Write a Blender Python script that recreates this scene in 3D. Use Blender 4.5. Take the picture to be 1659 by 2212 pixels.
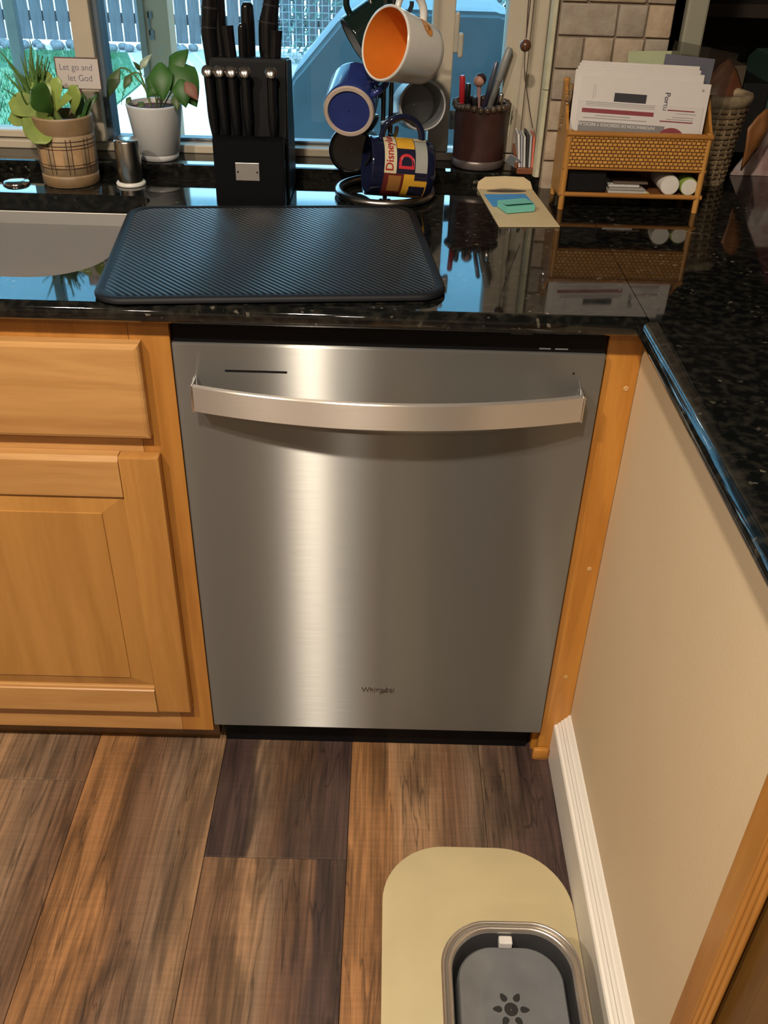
import bpy, bmesh, math, random
from mathutils import Vector, Matrix
random.seed(7)
PI = math.pi
for o in list(bpy.data.objects): bpy.data.objects.remove(o)
S = bpy.context.scene
COL = S.collection

# ------------------------------------------------------------------ camera
cd = bpy.data.cameras.new('camera'); cam = bpy.data.objects.new('camera', cd); COL.objects.link(cam)
cd.sensor_fit = 'AUTO'; cd.sensor_width = 36.0
cd.lens = 2015.93 * 36.0 / 2212.0
cd.clip_start = 0.02; cd.clip_end = 200
cam.matrix_world = (Matrix.Translation((0.2931, -1.1960, 1.3996))
    @ Matrix.Rotation(-0.0083060, 4, 'Z') @ Matrix.Rotation(0.9657154, 4, 'X') @ Matrix.Rotation(0.0312042, 4, 'Z'))
S.camera = cam
# ------------------------------------------------------------------ exposure
S.view_settings.view_transform = 'Standard'; S.view_settings.look = 'None'
S.view_settings.exposure = 0.0; S.view_settings.gamma = 1.0
S.view_settings.use_curve_mapping = False
# ------------------------------------------------------------------ sky, sun
W = bpy.data.worlds.new('sky'); S.world = W; W.use_nodes = True
bg = W.node_tree.nodes['Background']; bg.inputs[0].default_value = (0.55, 0.80, 1.0, 1); bg.inputs[1].default_value = 7.0
sl = bpy.data.lights.new('sun', 'SUN'); sl.energy = 8.0; sl.color = (0.95, 0.97, 1.0); sl.angle = 0.01
so = bpy.data.objects.new('sun', sl); COL.objects.link(so)
so.rotation_euler = Vector((0.25, -0.75, -1.0)).to_track_quat('-Z', 'Y').to_euler()
# ------------------------------------------------------------------ recessed ceiling lamps
def lamp(x, y, w, size=0.11):
    l = bpy.data.lights.new('ceiling_lamp', 'AREA'); l.shape = 'DISK'; l.size = size; l.energy = w; l.color = (1.0, 0.86, 0.69)
    o = bpy.data.objects.new('ceiling_lamp', l); COL.objects.link(o); o.location = (x, y, 2.43)
lamp(0.03, -1.38, 50); lamp(-0.78, -1.38, 42); lamp(0.15, -2.55, 8); lamp(-0.78, -2.55, 8)

# ================================================================== helpers
def nodes(m):
    m.use_nodes = True
    return m.node_tree.nodes, m.node_tree.links
MATS = {}
def mat(name, col, rough=0.5, metal=0.0, var=0.06, scale=40.0, bump=0.0, bscale=200.0, stretch=(1, 1, 1), col2=None, coat=0.0, spec=0.5, trans=0.0, sss=0.0):
    """Principled with a procedural noise on colour (and optional relief)."""
    if name in MATS: return MATS[name]
    m = bpy.data.materials.new(name); N, L = nodes(m); b = N['Principled BSDF']
    b.inputs['Roughness'].default_value = rough; b.inputs['Metallic'].default_value = metal
    b.inputs['Specular IOR Level'].default_value = spec
    if coat: b.inputs['Coat Weight'].default_value = coat; b.inputs['Coat Roughness'].default_value = 0.05
    if trans: b.inputs['Transmission Weight'].default_value = trans
    if sss: b.inputs['Subsurface Weight'].default_value = sss; b.inputs['Subsurface Radius'].default_value = (.01, .01, .004)
    tc = N.new('ShaderNodeTexCoord'); mp = N.new('ShaderNodeMapping'); mp.inputs['Scale'].default_value = stretch
    L.new(tc.outputs['Object'], mp.inputs[0])
    nz = N.new('ShaderNodeTexNoise'); nz.inputs['Scale'].default_value = scale; nz.inputs['Detail'].default_value = 5
    L.new(mp.outputs[0], nz.inputs['Vector'])
    cr = N.new('ShaderNodeValToRGB')
    c2 = col2 or tuple(min(1, c * (1 + var)) for c in col); c1 = col if col2 else tuple(c * (1 - var) for c in col)
    cr.color_ramp.elements[0].position = .3; cr.color_ramp.elements[1].position = .7
    cr.color_ramp.elements[0].color = (*c1, 1); cr.color_ramp.elements[1].color = (*c2, 1)
    L.new(nz.outputs['Fac'], cr.inputs[0]); L.new(cr.outputs[0], b.inputs['Base Color'])
    if bump:
        n2 = N.new('ShaderNodeTexNoise'); n2.inputs['Scale'].default_value = bscale; L.new(mp.outputs[0], n2.inputs['Vector'])
        bp = N.new('ShaderNodeBump'); bp.inputs['Strength'].default_value = bump; bp.inputs['Distance'].default_value = .002
        L.new(n2.outputs['Fac'], bp.inputs['Height']); L.new(bp.outputs[0], b.inputs['Normal'])
    MATS[name] = m; return m

def wood(name, dark, light, axis='z', rough=0.32, scale=1.0, off=0.0):
    if name in MATS: return MATS[name]
    m = bpy.data.materials.new(name); N, L = nodes(m); b = N['Principled BSDF']
    b.inputs['Roughness'].default_value = rough
    tc = N.new('ShaderNodeTexCoord'); mp = N.new('ShaderNodeMapping')
    s = {'x': (1.2, 14, 14), 'y': (14, 1.2, 14), 'z': (14, 14, 1.2)}[axis]
    mp.inputs['Scale'].default_value = tuple(v * scale for v in s); mp.inputs['Location'].default_value = (off, off * 1.7, off * .6)
    L.new(tc.outputs['Object'], mp.inputs[0])
    n1 = N.new('ShaderNodeTexNoise'); n1.inputs['Scale'].default_value = 1.6; n1.inputs['Detail'].default_value = 6; n1.inputs['Distortion'].default_value = 1.1
    L.new(mp.outputs[0], n1.inputs['Vector'])
    n2 = N.new('ShaderNodeTexNoise'); n2.inputs['Scale'].default_value = 14; n2.inputs['Detail'].default_value = 4
    L.new(mp.outputs[0], n2.inputs['Vector'])
    mx = N.new('ShaderNodeMath'); mx.operation = 'MULTIPLY_ADD'; mx.inputs[1].default_value = .3; L.new(n2.outputs['Fac'], mx.inputs[0]); L.new(n1.outputs['Fac'], mx.inputs[2])
    cr = N.new('ShaderNodeValToRGB'); cr.color_ramp.elements[0].position = .42; cr.color_ramp.elements[1].position = .9
    cr.color_ramp.elements[0].color = (*dark, 1); cr.color_ramp.elements[1].color = (*light, 1)
    L.new(mx.outputs[0], cr.inputs[0]); L.new(cr.outputs[0], b.inputs['Base Color'])
    MATS[name] = m; return m

def steel(name, col=(.50, .485, .46), rough=.30, aniso=.85, grain='x', rot=0.0):
    if name in MATS: return MATS[name]
    m = bpy.data.materials.new(name); N, L = nodes(m); b = N['Principled BSDF']
    b.inputs['Metallic'].default_value = 1.0; b.inputs['Base Color'].default_value = (*col, 1)
    b.inputs['Anisotropic'].default_value = aniso; b.inputs['Anisotropic Rotation'].default_value = rot
    tg = N.new('ShaderNodeTangent'); tg.direction_type = 'UV_MAP'; L.new(tg.outputs[0], b.inputs['Tangent'])
    tc = N.new('ShaderNodeTexCoord'); mp = N.new('ShaderNodeMapping')
    mp.inputs['Scale'].default_value = {'x': (8, 300, 600), 'z': (600, 300, 8), 'y': (600, 8, 600)}[grain]
    L.new(tc.outputs['Object'], mp.inputs[0])
    nz = N.new('ShaderNodeTexNoise'); nz.inputs['Scale'].default_value = 1.0; nz.inputs['Detail'].default_value = 3; L.new(mp.outputs[0], nz.inputs['Vector'])
    mr = N.new('ShaderNodeMapRange'); mr.inputs['To Min'].default_value = rough - .05; mr.inputs['To Max'].default_value = rough + .07
    L.new(nz.outputs['Fac'], mr.inputs[0]); L.new(mr.outputs[0], b.inputs['Roughness'])
    MATS[name] = m; return m

def brushed(name, col, rough, aniso):
    m = bpy.data.materials.new(name); N, L = nodes(m); out = N['Material Output']; N.remove(N['Principled BSDF'])
    g = N.new('ShaderNodeBsdfAnisotropic'); g.distribution = 'GGX'; g.inputs['Color'].default_value = (*col, 1); g.inputs['Anisotropy'].default_value = aniso
    tg = N.new('ShaderNodeTangent'); tg.direction_type = 'UV_MAP'; L.new(tg.outputs[0], g.inputs['Tangent'])
    tc = N.new('ShaderNodeTexCoord'); mp = N.new('ShaderNodeMapping'); mp.inputs['Scale'].default_value = (14, 300, 700); L.new(tc.outputs['Object'], mp.inputs[0])
    nz = N.new('ShaderNodeTexNoise'); nz.inputs['Scale'].default_value = 1.0; nz.inputs['Detail'].default_value = 3; L.new(mp.outputs[0], nz.inputs['Vector'])
    mr = N.new('ShaderNodeMapRange'); mr.inputs['To Min'].default_value = rough - .03; mr.inputs['To Max'].default_value = rough + .03; L.new(nz.outputs['Fac'], mr.inputs[0]); L.new(mr.outputs[0], g.inputs['Roughness'])
    d = N.new('ShaderNodeBsdfDiffuse'); d.inputs[0].default_value = (col[0] * .85, col[1] * .85, col[2] * .88, 1)
    mx = N.new('ShaderNodeMixShader'); mx.inputs[0].default_value = .72; L.new(d.outputs[0], mx.inputs[1]); L.new(g.outputs[0], mx.inputs[2]); L.new(mx.outputs[0], out.inputs[0])
    MATS[name] = m; return m
def granite():
    m = bpy.data.materials.new('black_granite'); N, L = nodes(m); b = N['Principled BSDF']
    tc = N.new('ShaderNodeTexCoord')
    v = N.new('ShaderNodeTexVoronoi'); v.inputs['Scale'].default_value = 210; L.new(tc.outputs['Object'], v.inputs['Vector'])
    n = N.new('ShaderNodeTexNoise'); n.inputs['Scale'].default_value = 70; n.inputs['Detail'].default_value = 6; L.new(tc.outputs['Object'], n.inputs['Vector'])
    r1 = N.new('ShaderNodeValToRGB'); e = r1.color_ramp.elements
    e[0].position = .45; e[0].color = (.0035, .004, .004, 1); e[1].position = .75; e[1].color = (.022, .0205, .016, 1)
    L.new(n.outputs['Fac'], r1.inputs[0])
    # sparse pale flecks: random cell value above a threshold
    sp = N.new('ShaderNodeSeparateColor'); L.new(v.outputs['Color'], sp.inputs[0])
    gt = N.new('ShaderNodeMapRange'); gt.inputs['From Min'].default_value = .955; gt.inputs['From Max'].default_value = .985; L.new(sp.outputs[0], gt.inputs[0])
    n3 = N.new('ShaderNodeTexNoise'); n3.inputs['Scale'].default_value = 18; L.new(tc.outputs['Object'], n3.inputs['Vector'])
    g2 = N.new('ShaderNodeMapRange'); g2.inputs['From Min'].default_value = .5; g2.inputs['From Max'].default_value = .7; L.new(n3.outputs['Fac'], g2.inputs[0])
    mu = N.new('ShaderNodeMath'); mu.operation = 'MULTIPLY'; L.new(gt.outputs[0], mu.inputs[0]); L.new(g2.outputs[0], mu.inputs[1])
    mx = N.new('ShaderNodeMix'); mx.data_type = 'RGBA'; mx.inputs['B'].default_value = (.16, .145, .11, 1)
    L.new(mu.outputs[0], mx.inputs['Factor']); L.new(r1.outputs[0], mx.inputs['A']); L.new(mx.outputs['Result'], b.inputs['Base Color'])
    b.inputs['Roughness'].default_value = .045; b.inputs['Specular IOR Level'].default_value = .55
    return m

def pane_mat(name, tint=(.80, .95, 1.0), refl=.06):
    if name in MATS: return MATS[name]
    m = bpy.data.materials.new(name); N, L = nodes(m); out = N['Material Output']; N.remove(N['Principled BSDF'])
    t = N.new('ShaderNodeBsdfTransparent'); g = N.new('ShaderNodeBsdfGlossy'); g.inputs['Roughness'].default_value = .02
    nz = N.new('ShaderNodeTexNoise'); nz.inputs['Scale'].default_value = 6; cr = N.new('ShaderNodeValToRGB')
    cr.color_ramp.elements[0].color = (*[c * .97 for c in tint], 1); cr.color_ramp.elements[1].color = (*tint, 1)
    L.new(nz.outputs['Fac'], cr.inputs[0]); L.new(cr.outputs[0], t.inputs[0])
    fr = N.new('ShaderNodeFresnel'); fr.inputs[0].default_value = 1.45
    ml = N.new('ShaderNodeMath'); ml.operation = 'MULTIPLY_ADD'; ml.inputs[1].default_value = .8; ml.inputs[2].default_value = refl * .3; L.new(fr.outputs[0], ml.inputs[0])
    mx = N.new('ShaderNodeMixShader'); L.new(ml.outputs[0], mx.inputs[0]); L.new(t.outputs[0], mx.inputs[1]); L.new(g.outputs[0], mx.inputs[2]); L.new(mx.outputs[0], out.inputs[0])
    MATS[name] = m; return m

# ---- mesh helpers: all coordinates given to them are world coordinates unless a matrix is passed
def bx(bm, x0, x1, y0, y1, z0, z1, bev=0.0, seg=2, M=None):
    vs = [bm.verts.new((x, y, z)) for x in (x0, x1) for y in (y0, y1) for z in (z0, z1)]
    idx = [(0, 1, 3, 2), (4, 6, 7, 5), (0, 4, 5, 1), (2, 3, 7, 6), (0, 2, 6, 4), (1, 5, 7, 3)]
    fs = [bm.faces.new([vs[i] for i in f]) for f in idx]
    if bev > 0:
        es = list({e for f in fs for e in f.edges})
        r = bmesh.ops.bevel(bm, geom=es, offset=bev, segments=seg, profile=.5, affect='EDGES')
        vs = list({v for f in r['faces'] for v in f.verts} | {v for v in vs if v.is_valid})
    if M is not None: bmesh.ops.transform(bm, matrix=M, verts=[v for v in vs if v.is_valid])
    return bm
def prism(bm, pts, axis, a0, a1):
    """extrude a 2D outline along an axis. axis x: pts=(y,z); y: (x,z); z: (x,y)"""
    def P(p, a): return {'x': (a, p[0], p[1]), 'y': (p[0], a, p[1]), 'z': (p[0], p[1], a)}[axis]
    A = [bm.verts.new(P(p, a0)) for p in pts]; B = [bm.verts.new(P(p, a1)) for p in pts]; n = len(pts)
    fs = [bm.faces.new(A), bm.faces.new(B[::-1])]
    for i in range(n): fs.append(bm.faces.new((A[i], B[i], B[(i + 1) % n], A[(i + 1) % n])))
    bmesh.ops.recalc_face_normals(bm, faces=fs)
    return bm
def lathe(bm, prof, seg=40, M=None, cap=True):
    rings = []
    for r, z in prof:
        rings.append([bm.verts.new((r * math.cos(2 * PI * i / seg), r * math.sin(2 * PI * i / seg), z)) for i in range(seg)])
    fs = []
    for a, b in zip(rings, rings[1:]):
        for i in range(seg): fs.append(bm.faces.new((a[i], a[(i + 1) % seg], b[(i + 1) % seg], b[i])))
    if cap:
        fs.append(bm.faces.new(rings[0][::-1])); fs.append(bm.faces.new(rings[-1]))
    if M is not None: bmesh.ops.transform(bm, matrix=M, verts=[v for r in rings for v in r])
    return bm
def tube(bm, path, rad, seg=10, closed=False, M=None):
    pts = [Vector(p) for p in path]; n = len(pts)
    rads = rad if isinstance(rad, list) else [rad] * n
    rings = []; prev = None
    for i, p in enumerate(pts):
        if closed: t = (pts[(i + 1) % n] - pts[i - 1]).normalized()
        else: t = (pts[min(i + 1, n - 1)] - pts[max(i - 1, 0)]).normalized()
        if prev is None:
            u = t.orthogonal().normalized()
        else:
            u = (prev - t * prev.dot(t)).normalized()
        prev = u; v = t.cross(u)
        rr = rads[i]; ru, rv = (rr if isinstance(rr, (list, tuple)) else (rr, rr))
        rings.append([bm.verts.new(p + u * ru * math.cos(2 * PI * k / seg) + v * rv * math.sin(2 * PI * k / seg)) for k in range(seg)])
    m = n if closed else n - 1
    for i in range(m):
        a, b = rings[i], rings[(i + 1) % n]
        for k in range(seg): bm.faces.new((a[k], a[(k + 1) % seg], b[(k + 1) % seg], b[k]))
    if not closed:
        bm.faces.new(rings[0][::-1]); bm.faces.new(rings[-1])
    if M is not None: bmesh.ops.transform(bm, matrix=M, verts=[v for r in rings for v in r])
    return bm
def smooth_path(pts, n=6):
    P = [Vector(p) for p in pts]; P = [2 * P[0] - P[1]] + P + [2 * P[-1] - P[-2]]; out = []
    for i in range(1, len(P) - 2):
        for k in range(n):
            t = k / n; a, b, c, d = P[i - 1:i + 3]
            out.append(.5 * ((2 * b) + (c - a) * t + (2 * a - 5 * b + 4 * c - d) * t * t + (3 * b - a - 3 * c + d) * t ** 3))
    out.append(P[-2]); return out
def rrect(x0, x1, y0, y1, r, n=8):
    """rounded rectangle outline, r may be 4 radii (x1y1, x0y1, x0y0, x1y0)"""
    rs = r if isinstance(r, (list, tuple)) else [r] * 4; out = []
    for (cx, cy, a0), rr in zip(((x1, y1, 0), (x0, y1, PI / 2), (x0, y0, PI), (x1, y0, 1.5 * PI)), rs):
        ox = cx - rr if cx == x1 else cx + rr; oy = cy - rr if cy == y1 else cy + rr
        for k in range(n + 1):
            a = a0 + PI / 2 * k / n; out.append((ox + rr * math.cos(a), oy + rr * math.sin(a)))
    return out
def loops(bm, rings, cap0=True, cap1=True, closed=False):
    R = [[bm.verts.new(p) for p in r] for r in rings]; n = len(R[0])
    for a, b in zip(R, R[1:]):
        for i in range(n): bm.faces.new((a[i], a[(i + 1) % n], b[(i + 1) % n], b[i]))
    if cap0: bm.faces.new(R[0][::-1])
    if cap1: bm.faces.new(R[-1])
    return bm
def NB(): return bmesh.new()

def obj(name, bm, m, parent=None, smooth=None, local=False, uv=None):
    bmesh.ops.recalc_face_normals(bm, faces=bm.faces)
    if uv:
        ul = bm.loops.layers.uv.new('UVMap')
        for f in bm.faces:
            for lp in f.loops:
                c = lp.vert.co; lp[ul].uv = {'xz': (c.x, c.z), 'xy': (c.x, c.y), 'yz': (c.y, c.z)}[uv]
    me = bpy.data.meshes.new(name); bm.to_mesh(me); bm.free()
    me.materials.append(m)
    o = bpy.data.objects.new(name, me); COL.objects.link(o)
    if smooth is not None:
        for p in me.polygons: p.use_smooth = True
        if smooth < 180: me.set_sharp_from_angle(angle=math.radians(smooth))
        for p in me.polygons:
            if p.area > .004 and len(p.vertices) == 4: p.use_smooth = False
    if parent is not None:
        o.parent = parent
        if not local: o.matrix_parent_inverse = WORLD(parent).inverted()
        else: ROOTM[o.name] = WORLD(parent).copy()
    return o
def WORLD(o): return ROOTM.get(o.name, Matrix())
ROOTM = {}
def tag(o, label, cat, group=None):
    o['label'] = label; o['category'] = cat
    if group: o['group'] = group
    return o
def thing(name, label, cat, loc=(0, 0, 0), M=None, group=None):
    o = bpy.data.objects.new(name, None); COL.objects.link(o); o.empty_display_size = .05
    MM = M if M is not None else Matrix.Translation(loc)
    o.matrix_world = MM; ROOTM[o.name] = MM.copy()
    return tag(o, label, cat, group)
def sub(o):
    """register a part so that sub-parts can be parented with world coordinates"""
    return o
def struct(o): o['kind'] = 'structure'; return o
def sthing(name, loc=(0, 0, 0)):
    o = bpy.data.objects.new(name, None); COL.objects.link(o); o.matrix_world = Matrix.Translation(loc); ROOTM[o.name] = Matrix.Translation(loc); o['kind'] = 'structure'; return o
def apply_bool(o, cutters):
    for c in cutters:
        md = o.modifiers.new('cut', 'BOOLEAN'); md.operation = 'DIFFERENCE'; md.object = c; md.solver = 'EXACT'
    dg = bpy.context.evaluated_depsgraph_get(); me = bpy.data.meshes.new_from_object(o.evaluated_get(dg))
    o.modifiers.clear(); old = o.data; o.data = me; bpy.data.meshes.remove(old)
    for c in cutters: bpy.data.objects.remove(c)
def text(name, body, size, m, parent, fn, ext=0.0, align='LEFT', shear=0.0, local=False, offset=0.0):
    """flat lettering; fn maps (x, y, z) of the text plane to a point"""
    cu = bpy.data.curves.new('txt', 'FONT'); cu.body = body; cu.size = size; cu.extrude = ext; cu.align_x = align; cu.shear = shear; cu.offset = offset
    cu.resolution_u = 4
    t = bpy.data.objects.new('txt', cu); COL.objects.link(t); dg = bpy.context.evaluated_depsgraph_get()
    me = bpy.data.meshes.new_from_object(t.evaluated_get(dg)); bpy.data.objects.remove(t); bpy.data.curves.remove(cu)
    for v in me.vertices: v.co = fn(v.co.x, v.co.y, v.co.z)
    me.materials.clear(); me.materials.append(m); me.name = name
    o = bpy.data.objects.new(name, me); COL.objects.link(o); o.parent = parent
    if not local: o.matrix_parent_inverse = WORLD(parent).inverted()
    return o
def frame(z, x):
    """matrix whose local z is along z, local x close to x"""
    z = Vector(z).normalized(); x = Vector(x); x = (x - z * x.dot(z)).normalized(); y = z.cross(x)
    M = Matrix((x, y, z)).transposed().to_4x4(); return M

# ================================================================== materials
GRAN = granite()
MAPLE_V = wood('maple_vertical', (.34, .15, .034), (.48, .235, .062), 'z')
MAPLE_H = wood('maple_horizontal', (.39, .19, .058), (.53, .285, .10), 'x')
MAPLE_F = wood('maple_face_frame', (.32, .13, .024), (.45, .20, .042), 'z', off=3)
WOODSHADE = wood('shade_brown_wood', (.11, .05, .010), (.17, .08, .018), 'z', off=5)  # dark brown carries the peninsula end's shade; toe kick shares it
STEEL = brushed('brushed_steel_door', (.285, .284, .272), .295, .83)
STEELH = brushed('brushed_steel_handle', (.62, .57, .51), .34, .6)
SINKST = steel('sink_steel', (.50, .47, .44), .55, .3, 'x')
CHROME = mat('polished_chrome', (.72, .70, .68), .12, 1.0, .03)
BLACKP = mat('black_plastic', (.006, .006, .007), .35, 0, .1)
BLACKG = mat('glossy_black', (.006, .006, .007), .12, 0, .1)
WALLP = mat('beige_wall_paint', (.64, .495, .32), .6, 0, .025, 3, .15, 300)
ROOMP = mat('room_wall_paint', (.27, .22, .16), .7, 0, .03, 3)
CEILP = mat('ceiling_paint', (.34, .31, .27), .8, 0, .03, 5)
WHITEP = mat('white_trim_paint', (.72, .68, .62), .35, 0, .02, 20)
FRAMEP = mat('window_vinyl', (.48, .41, .31), .45, 0, .04, 15)
OLIVE = mat('olive_wall_paint', (.25, .235, .175), .6, 0, .04, 10)
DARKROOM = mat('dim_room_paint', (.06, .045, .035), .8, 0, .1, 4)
GROUT = mat('tile_grout', (.20, .15, .105), .9, 0, .1, 60)

# ================================================================== FLOOR (planks)
b = NB(); bx(b, -2.5, 3.2, -3.2, 2.3, -.14, -.006); floor = struct(obj('floor', b, mat('floor_underlay', (.03, .02, .015), .8)))
def plank_mat(i, stops, seed):
    m = bpy.data.materials.new('plank_%d' % i); N, L = nodes(m); b = N['Principled BSDF']
    tc = N.new('ShaderNodeTexCoord')
    mp = N.new('ShaderNodeMapping'); mp.inputs['Location'].default_value = (seed, seed * .7, 0); mp.inputs['Scale'].default_value = (9, 1.6, 1); L.new(tc.outputs['Object'], mp.inputs[0])
    dz = N.new('ShaderNodeTexNoise'); dz.inputs['Scale'].default_value = 1.5; dz.inputs['Detail'].default_value = 4; L.new(mp.outputs[0], dz.inputs['Vector'])
    sx = N.new('ShaderNodeSeparateXYZ'); L.new(tc.outputs['Object'], sx.inputs[0])
    a = N.new('ShaderNodeMath'); a.operation = 'MULTIPLY_ADD'; a.inputs[1].default_value = 4.1; a.inputs[2].default_value = .5; L.new(sx.outputs[0], a.inputs[0])
    a2 = N.new('ShaderNodeMath'); a2.operation = 'MULTIPLY_ADD'; a2.inputs[1].default_value = .75; L.new(dz.outputs['Fac'], a2.inputs[0]); L.new(a.outputs[0], a2.inputs[2])
    a3 = N.new('ShaderNodeMath'); a3.operation = 'SUBTRACT'; a3.inputs[1].default_value = .375; L.new(a2.outputs[0], a3.inputs[0])
    cr = N.new('ShaderNodeValToRGB'); el = cr.color_ramp.elements
    while len(el) < len(stops): el.new(.5)
    for e, (p, c) in zip(el, stops): e.position = p; e.color = (*c, 1)
    L.new(a3.outputs[0], cr.inputs[0])
    # fine grain
    mp2 = N.new('ShaderNodeMapping'); mp2.inputs['Scale'].default_value = (120, 3.2, 1); mp2.inputs['Location'].default_value = (seed * 3, 0, 0); L.new(tc.outputs['Object'], mp2.inputs[0])
    g = N.new('ShaderNodeTexNoise'); g.inputs['Scale'].default_value = 1.3; g.inputs['Detail'].default_value = 6; g.inputs['Distortion'].default_value = .8; L.new(mp2.outputs[0], g.inputs['Vector'])
    # cross saw marks
    mp3 = N.new('ShaderNodeMapping'); mp3.inputs['Scale'].default_value = (7, 120, 1); L.new(tc.outputs['Object'], mp3.inputs[0])
    g3 = N.new('ShaderNodeTexNoise'); g3.inputs['Scale'].default_value = 1.4; g3.inputs['Detail'].default_value = 3; L.new(mp3.outputs[0], g3.inputs['Vector'])
    # knots / weather patches
    mp4 = N.new('ShaderNodeMapping'); mp4.inputs['Scale'].default_value = (15, 2.6, 1); mp4.inputs['Location'].default_value = (seed * 5, seed, 0); L.new(tc.outputs['Object'], mp4.inputs[0])
    g4 = N.new('ShaderNodeTexNoise'); g4.inputs['Scale'].default_value = 1.0; g4.inputs['Detail'].default_value = 5; g4.inputs['Distortion'].default_value = 1.5; L.new(mp4.outputs[0], g4.inputs['Vector'])
    def ramp(src, lo, hi, p0, p1):
        r = N.new('ShaderNodeMapRange'); r.inputs['From Min'].default_value = p0; r.inputs['From Max'].default_value = p1; r.inputs['To Min'].default_value = lo; r.inputs['To Max'].default_value = hi; L.new(src, r.inputs[0]); return r.outputs[0]
    m1 = N.new('ShaderNodeMath'); m1.operation = 'MULTIPLY'; L.new(ramp(g.outputs['Fac'], .62, 1.4, .3, .72), m1.inputs[0]); L.new(ramp(g3.outputs['Fac'], .93, 1.06, .35, .65), m1.inputs[1])
    m2 = N.new('ShaderNodeMath'); m2.operation = 'MULTIPLY'; L.new(m1.outputs[0], m2.inputs[0]); L.new(ramp(g4.outputs['Fac'], .52, 1.12, .36, .56), m2.inputs[1])
    mp5 = N.new('ShaderNodeMapping'); mp5.inputs['Scale'].default_value = (26, 1.7, 1); mp5.inputs['Location'].default_value = (seed * 2, seed * 3, 0); L.new(tc.outputs['Object'], mp5.inputs[0])
    g5 = N.new('ShaderNodeTexNoise'); g5.inputs['Scale'].default_value = 1.0; g5.inputs['Detail'].default_value = 3; g5.inputs['Distortion'].default_value = .6; L.new(mp5.outputs[0], g5.inputs['Vector'])
    c1 = N.new('ShaderNodeMath'); c1.operation = 'SUBTRACT'; c1.inputs[1].default_value = .5; L.new(g5.outputs['Fac'], c1.inputs[0]); c2 = N.new('ShaderNodeMath'); c2.operation = 'ABSOLUTE'; L.new(c1.outputs[0], c2.inputs[0])
    m3 = N.new('ShaderNodeMath'); m3.operation = 'MULTIPLY'; L.new(m2.outputs[0], m3.inputs[0]); L.new(ramp(c2.outputs[0], .5, 1.0, .002, .012), m3.inputs[1]); m2 = m3
    vm = N.new('ShaderNodeVectorMath'); vm.operation = 'SCALE'; L.new(cr.outputs[0], vm.inputs[0]); L.new(m2.outputs[0], vm.inputs['Scale'])
    L.new(vm.outputs[0], b.inputs['Base Color'])
    b.inputs['Roughness'].default_value = .5
    bp = N.new('ShaderNodeBump'); bp.inputs['Strength'].default_value = .18; bp.inputs['Distance'].default_value = .001; L.new(g.outputs['Fac'], bp.inputs['Height']); L.new(bp.outputs[0], b.inputs['Normal'])
    return m
TAN = (.26, .15, .078); ORG = (.25, .12, .047); DRK = (.062, .035, .027); GRY = (.165, .105, .066); BRN = (.125, .066, .036); PUR = (.055, .031, .027)
PM = [plank_mat(0, [(0, GRY), (.3, TAN), (.6, GRY), (1, BRN)], 1.3),
      plank_mat(1, [(0, ORG), (.28, ORG), (.45, BRN), (.75, GRY), (1, TAN)], 4.1),
      plank_mat(2, [(0, PUR), (.2, PUR), (.32, GRY), (.55, BRN), (.75, DRK), (1, PUR)], 7.7),
      plank_mat(3, [(0, BRN), (.3, TAN), (.5, GRY), (.68, BRN), (.78, PUR), (1, DRK)], 2.2),
      plank_mat(4, [(0, ORG), (.25, ORG), (.5, TAN), (.7, BRN), (1, GRY)], 9.4),
      plank_mat(5, [(0, GRY), (.2, DRK), (.4, PUR), (.8, PUR), (1, DRK)], 5.5)]
PW = .244; PL = 1.22
def plank(x, y0, y1, m):
    b = NB(); bx(b, -PW / 2 + .0004, PW / 2 - .0004, -(y1 - y0) / 2 + .0004, (y1 - y0) / 2 - .0004, -.006, 0, .0006, 1)
    o = obj('plank', b, m); o.location = (x, (y0 + y1) / 2, 0); o.parent = floor
plan = {-1: 1, 0: 2, 1: 4, 2: 5, -2: 0, -3: 3}
for k in range(-10, 13):
    xc = .012 + PW * (k + .5)
    if xc > 3.1 or xc < -2.4: continue
    j = -.221 if k == 0 else (-.221 + ((k * .437) % 1) * PL)
    ys = []; y = j
    while y > -3.2: y -= PL
    while y < 2.3: ys.append(y); y += PL
    for n, y in enumerate(ys):
        a, c = max(y, -3.2), min(y + PL, 2.3)
        if c - a < .02: continue
        mi = plan.get(k, (k * 5 + n * 3) % 6)
        if k == 0: mi = 2 if y > -.23 else 3
        plank(xc, a, c, PM[mi])

# ================================================================== ROOM SHELL
b = NB(); bx(b, -2.5, 3.2, -3.2, 2.3, 2.45, 2.55); struct(obj('ceiling', b, CEILP))
b = NB(); bx(b, -2.6, -2.5, -3.3, .76, 0, 2.45); struct(obj('wall_left', b, ROOMP))
b = NB(); bx(b, -2.5, 3.3, -3.3, -3.2, 0, 2.45); struct(obj('wall_back', b, ROOMP))
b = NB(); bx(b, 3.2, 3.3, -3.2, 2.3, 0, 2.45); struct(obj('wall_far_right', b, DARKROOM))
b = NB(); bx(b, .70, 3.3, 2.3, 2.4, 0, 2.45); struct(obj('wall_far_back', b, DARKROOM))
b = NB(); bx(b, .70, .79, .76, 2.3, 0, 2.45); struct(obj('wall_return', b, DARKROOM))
# window wall with opening
WX0, WX1, WZ0, WZ1 = -1.05, .576, .912, 2.05
b = NB(); bx(b, -2.5, WX0, .592, .76, 0, 2.45); bx(b, WX1, .79, .592, .76, 0, 2.45); bx(b, WX0, WX1, .592, .76, 0, WZ0); bx(b, WX0, WX1, .592, .76, WZ1, 2.45)
wall_w = struct(obj('wall_window', b, OLIVE))
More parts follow.
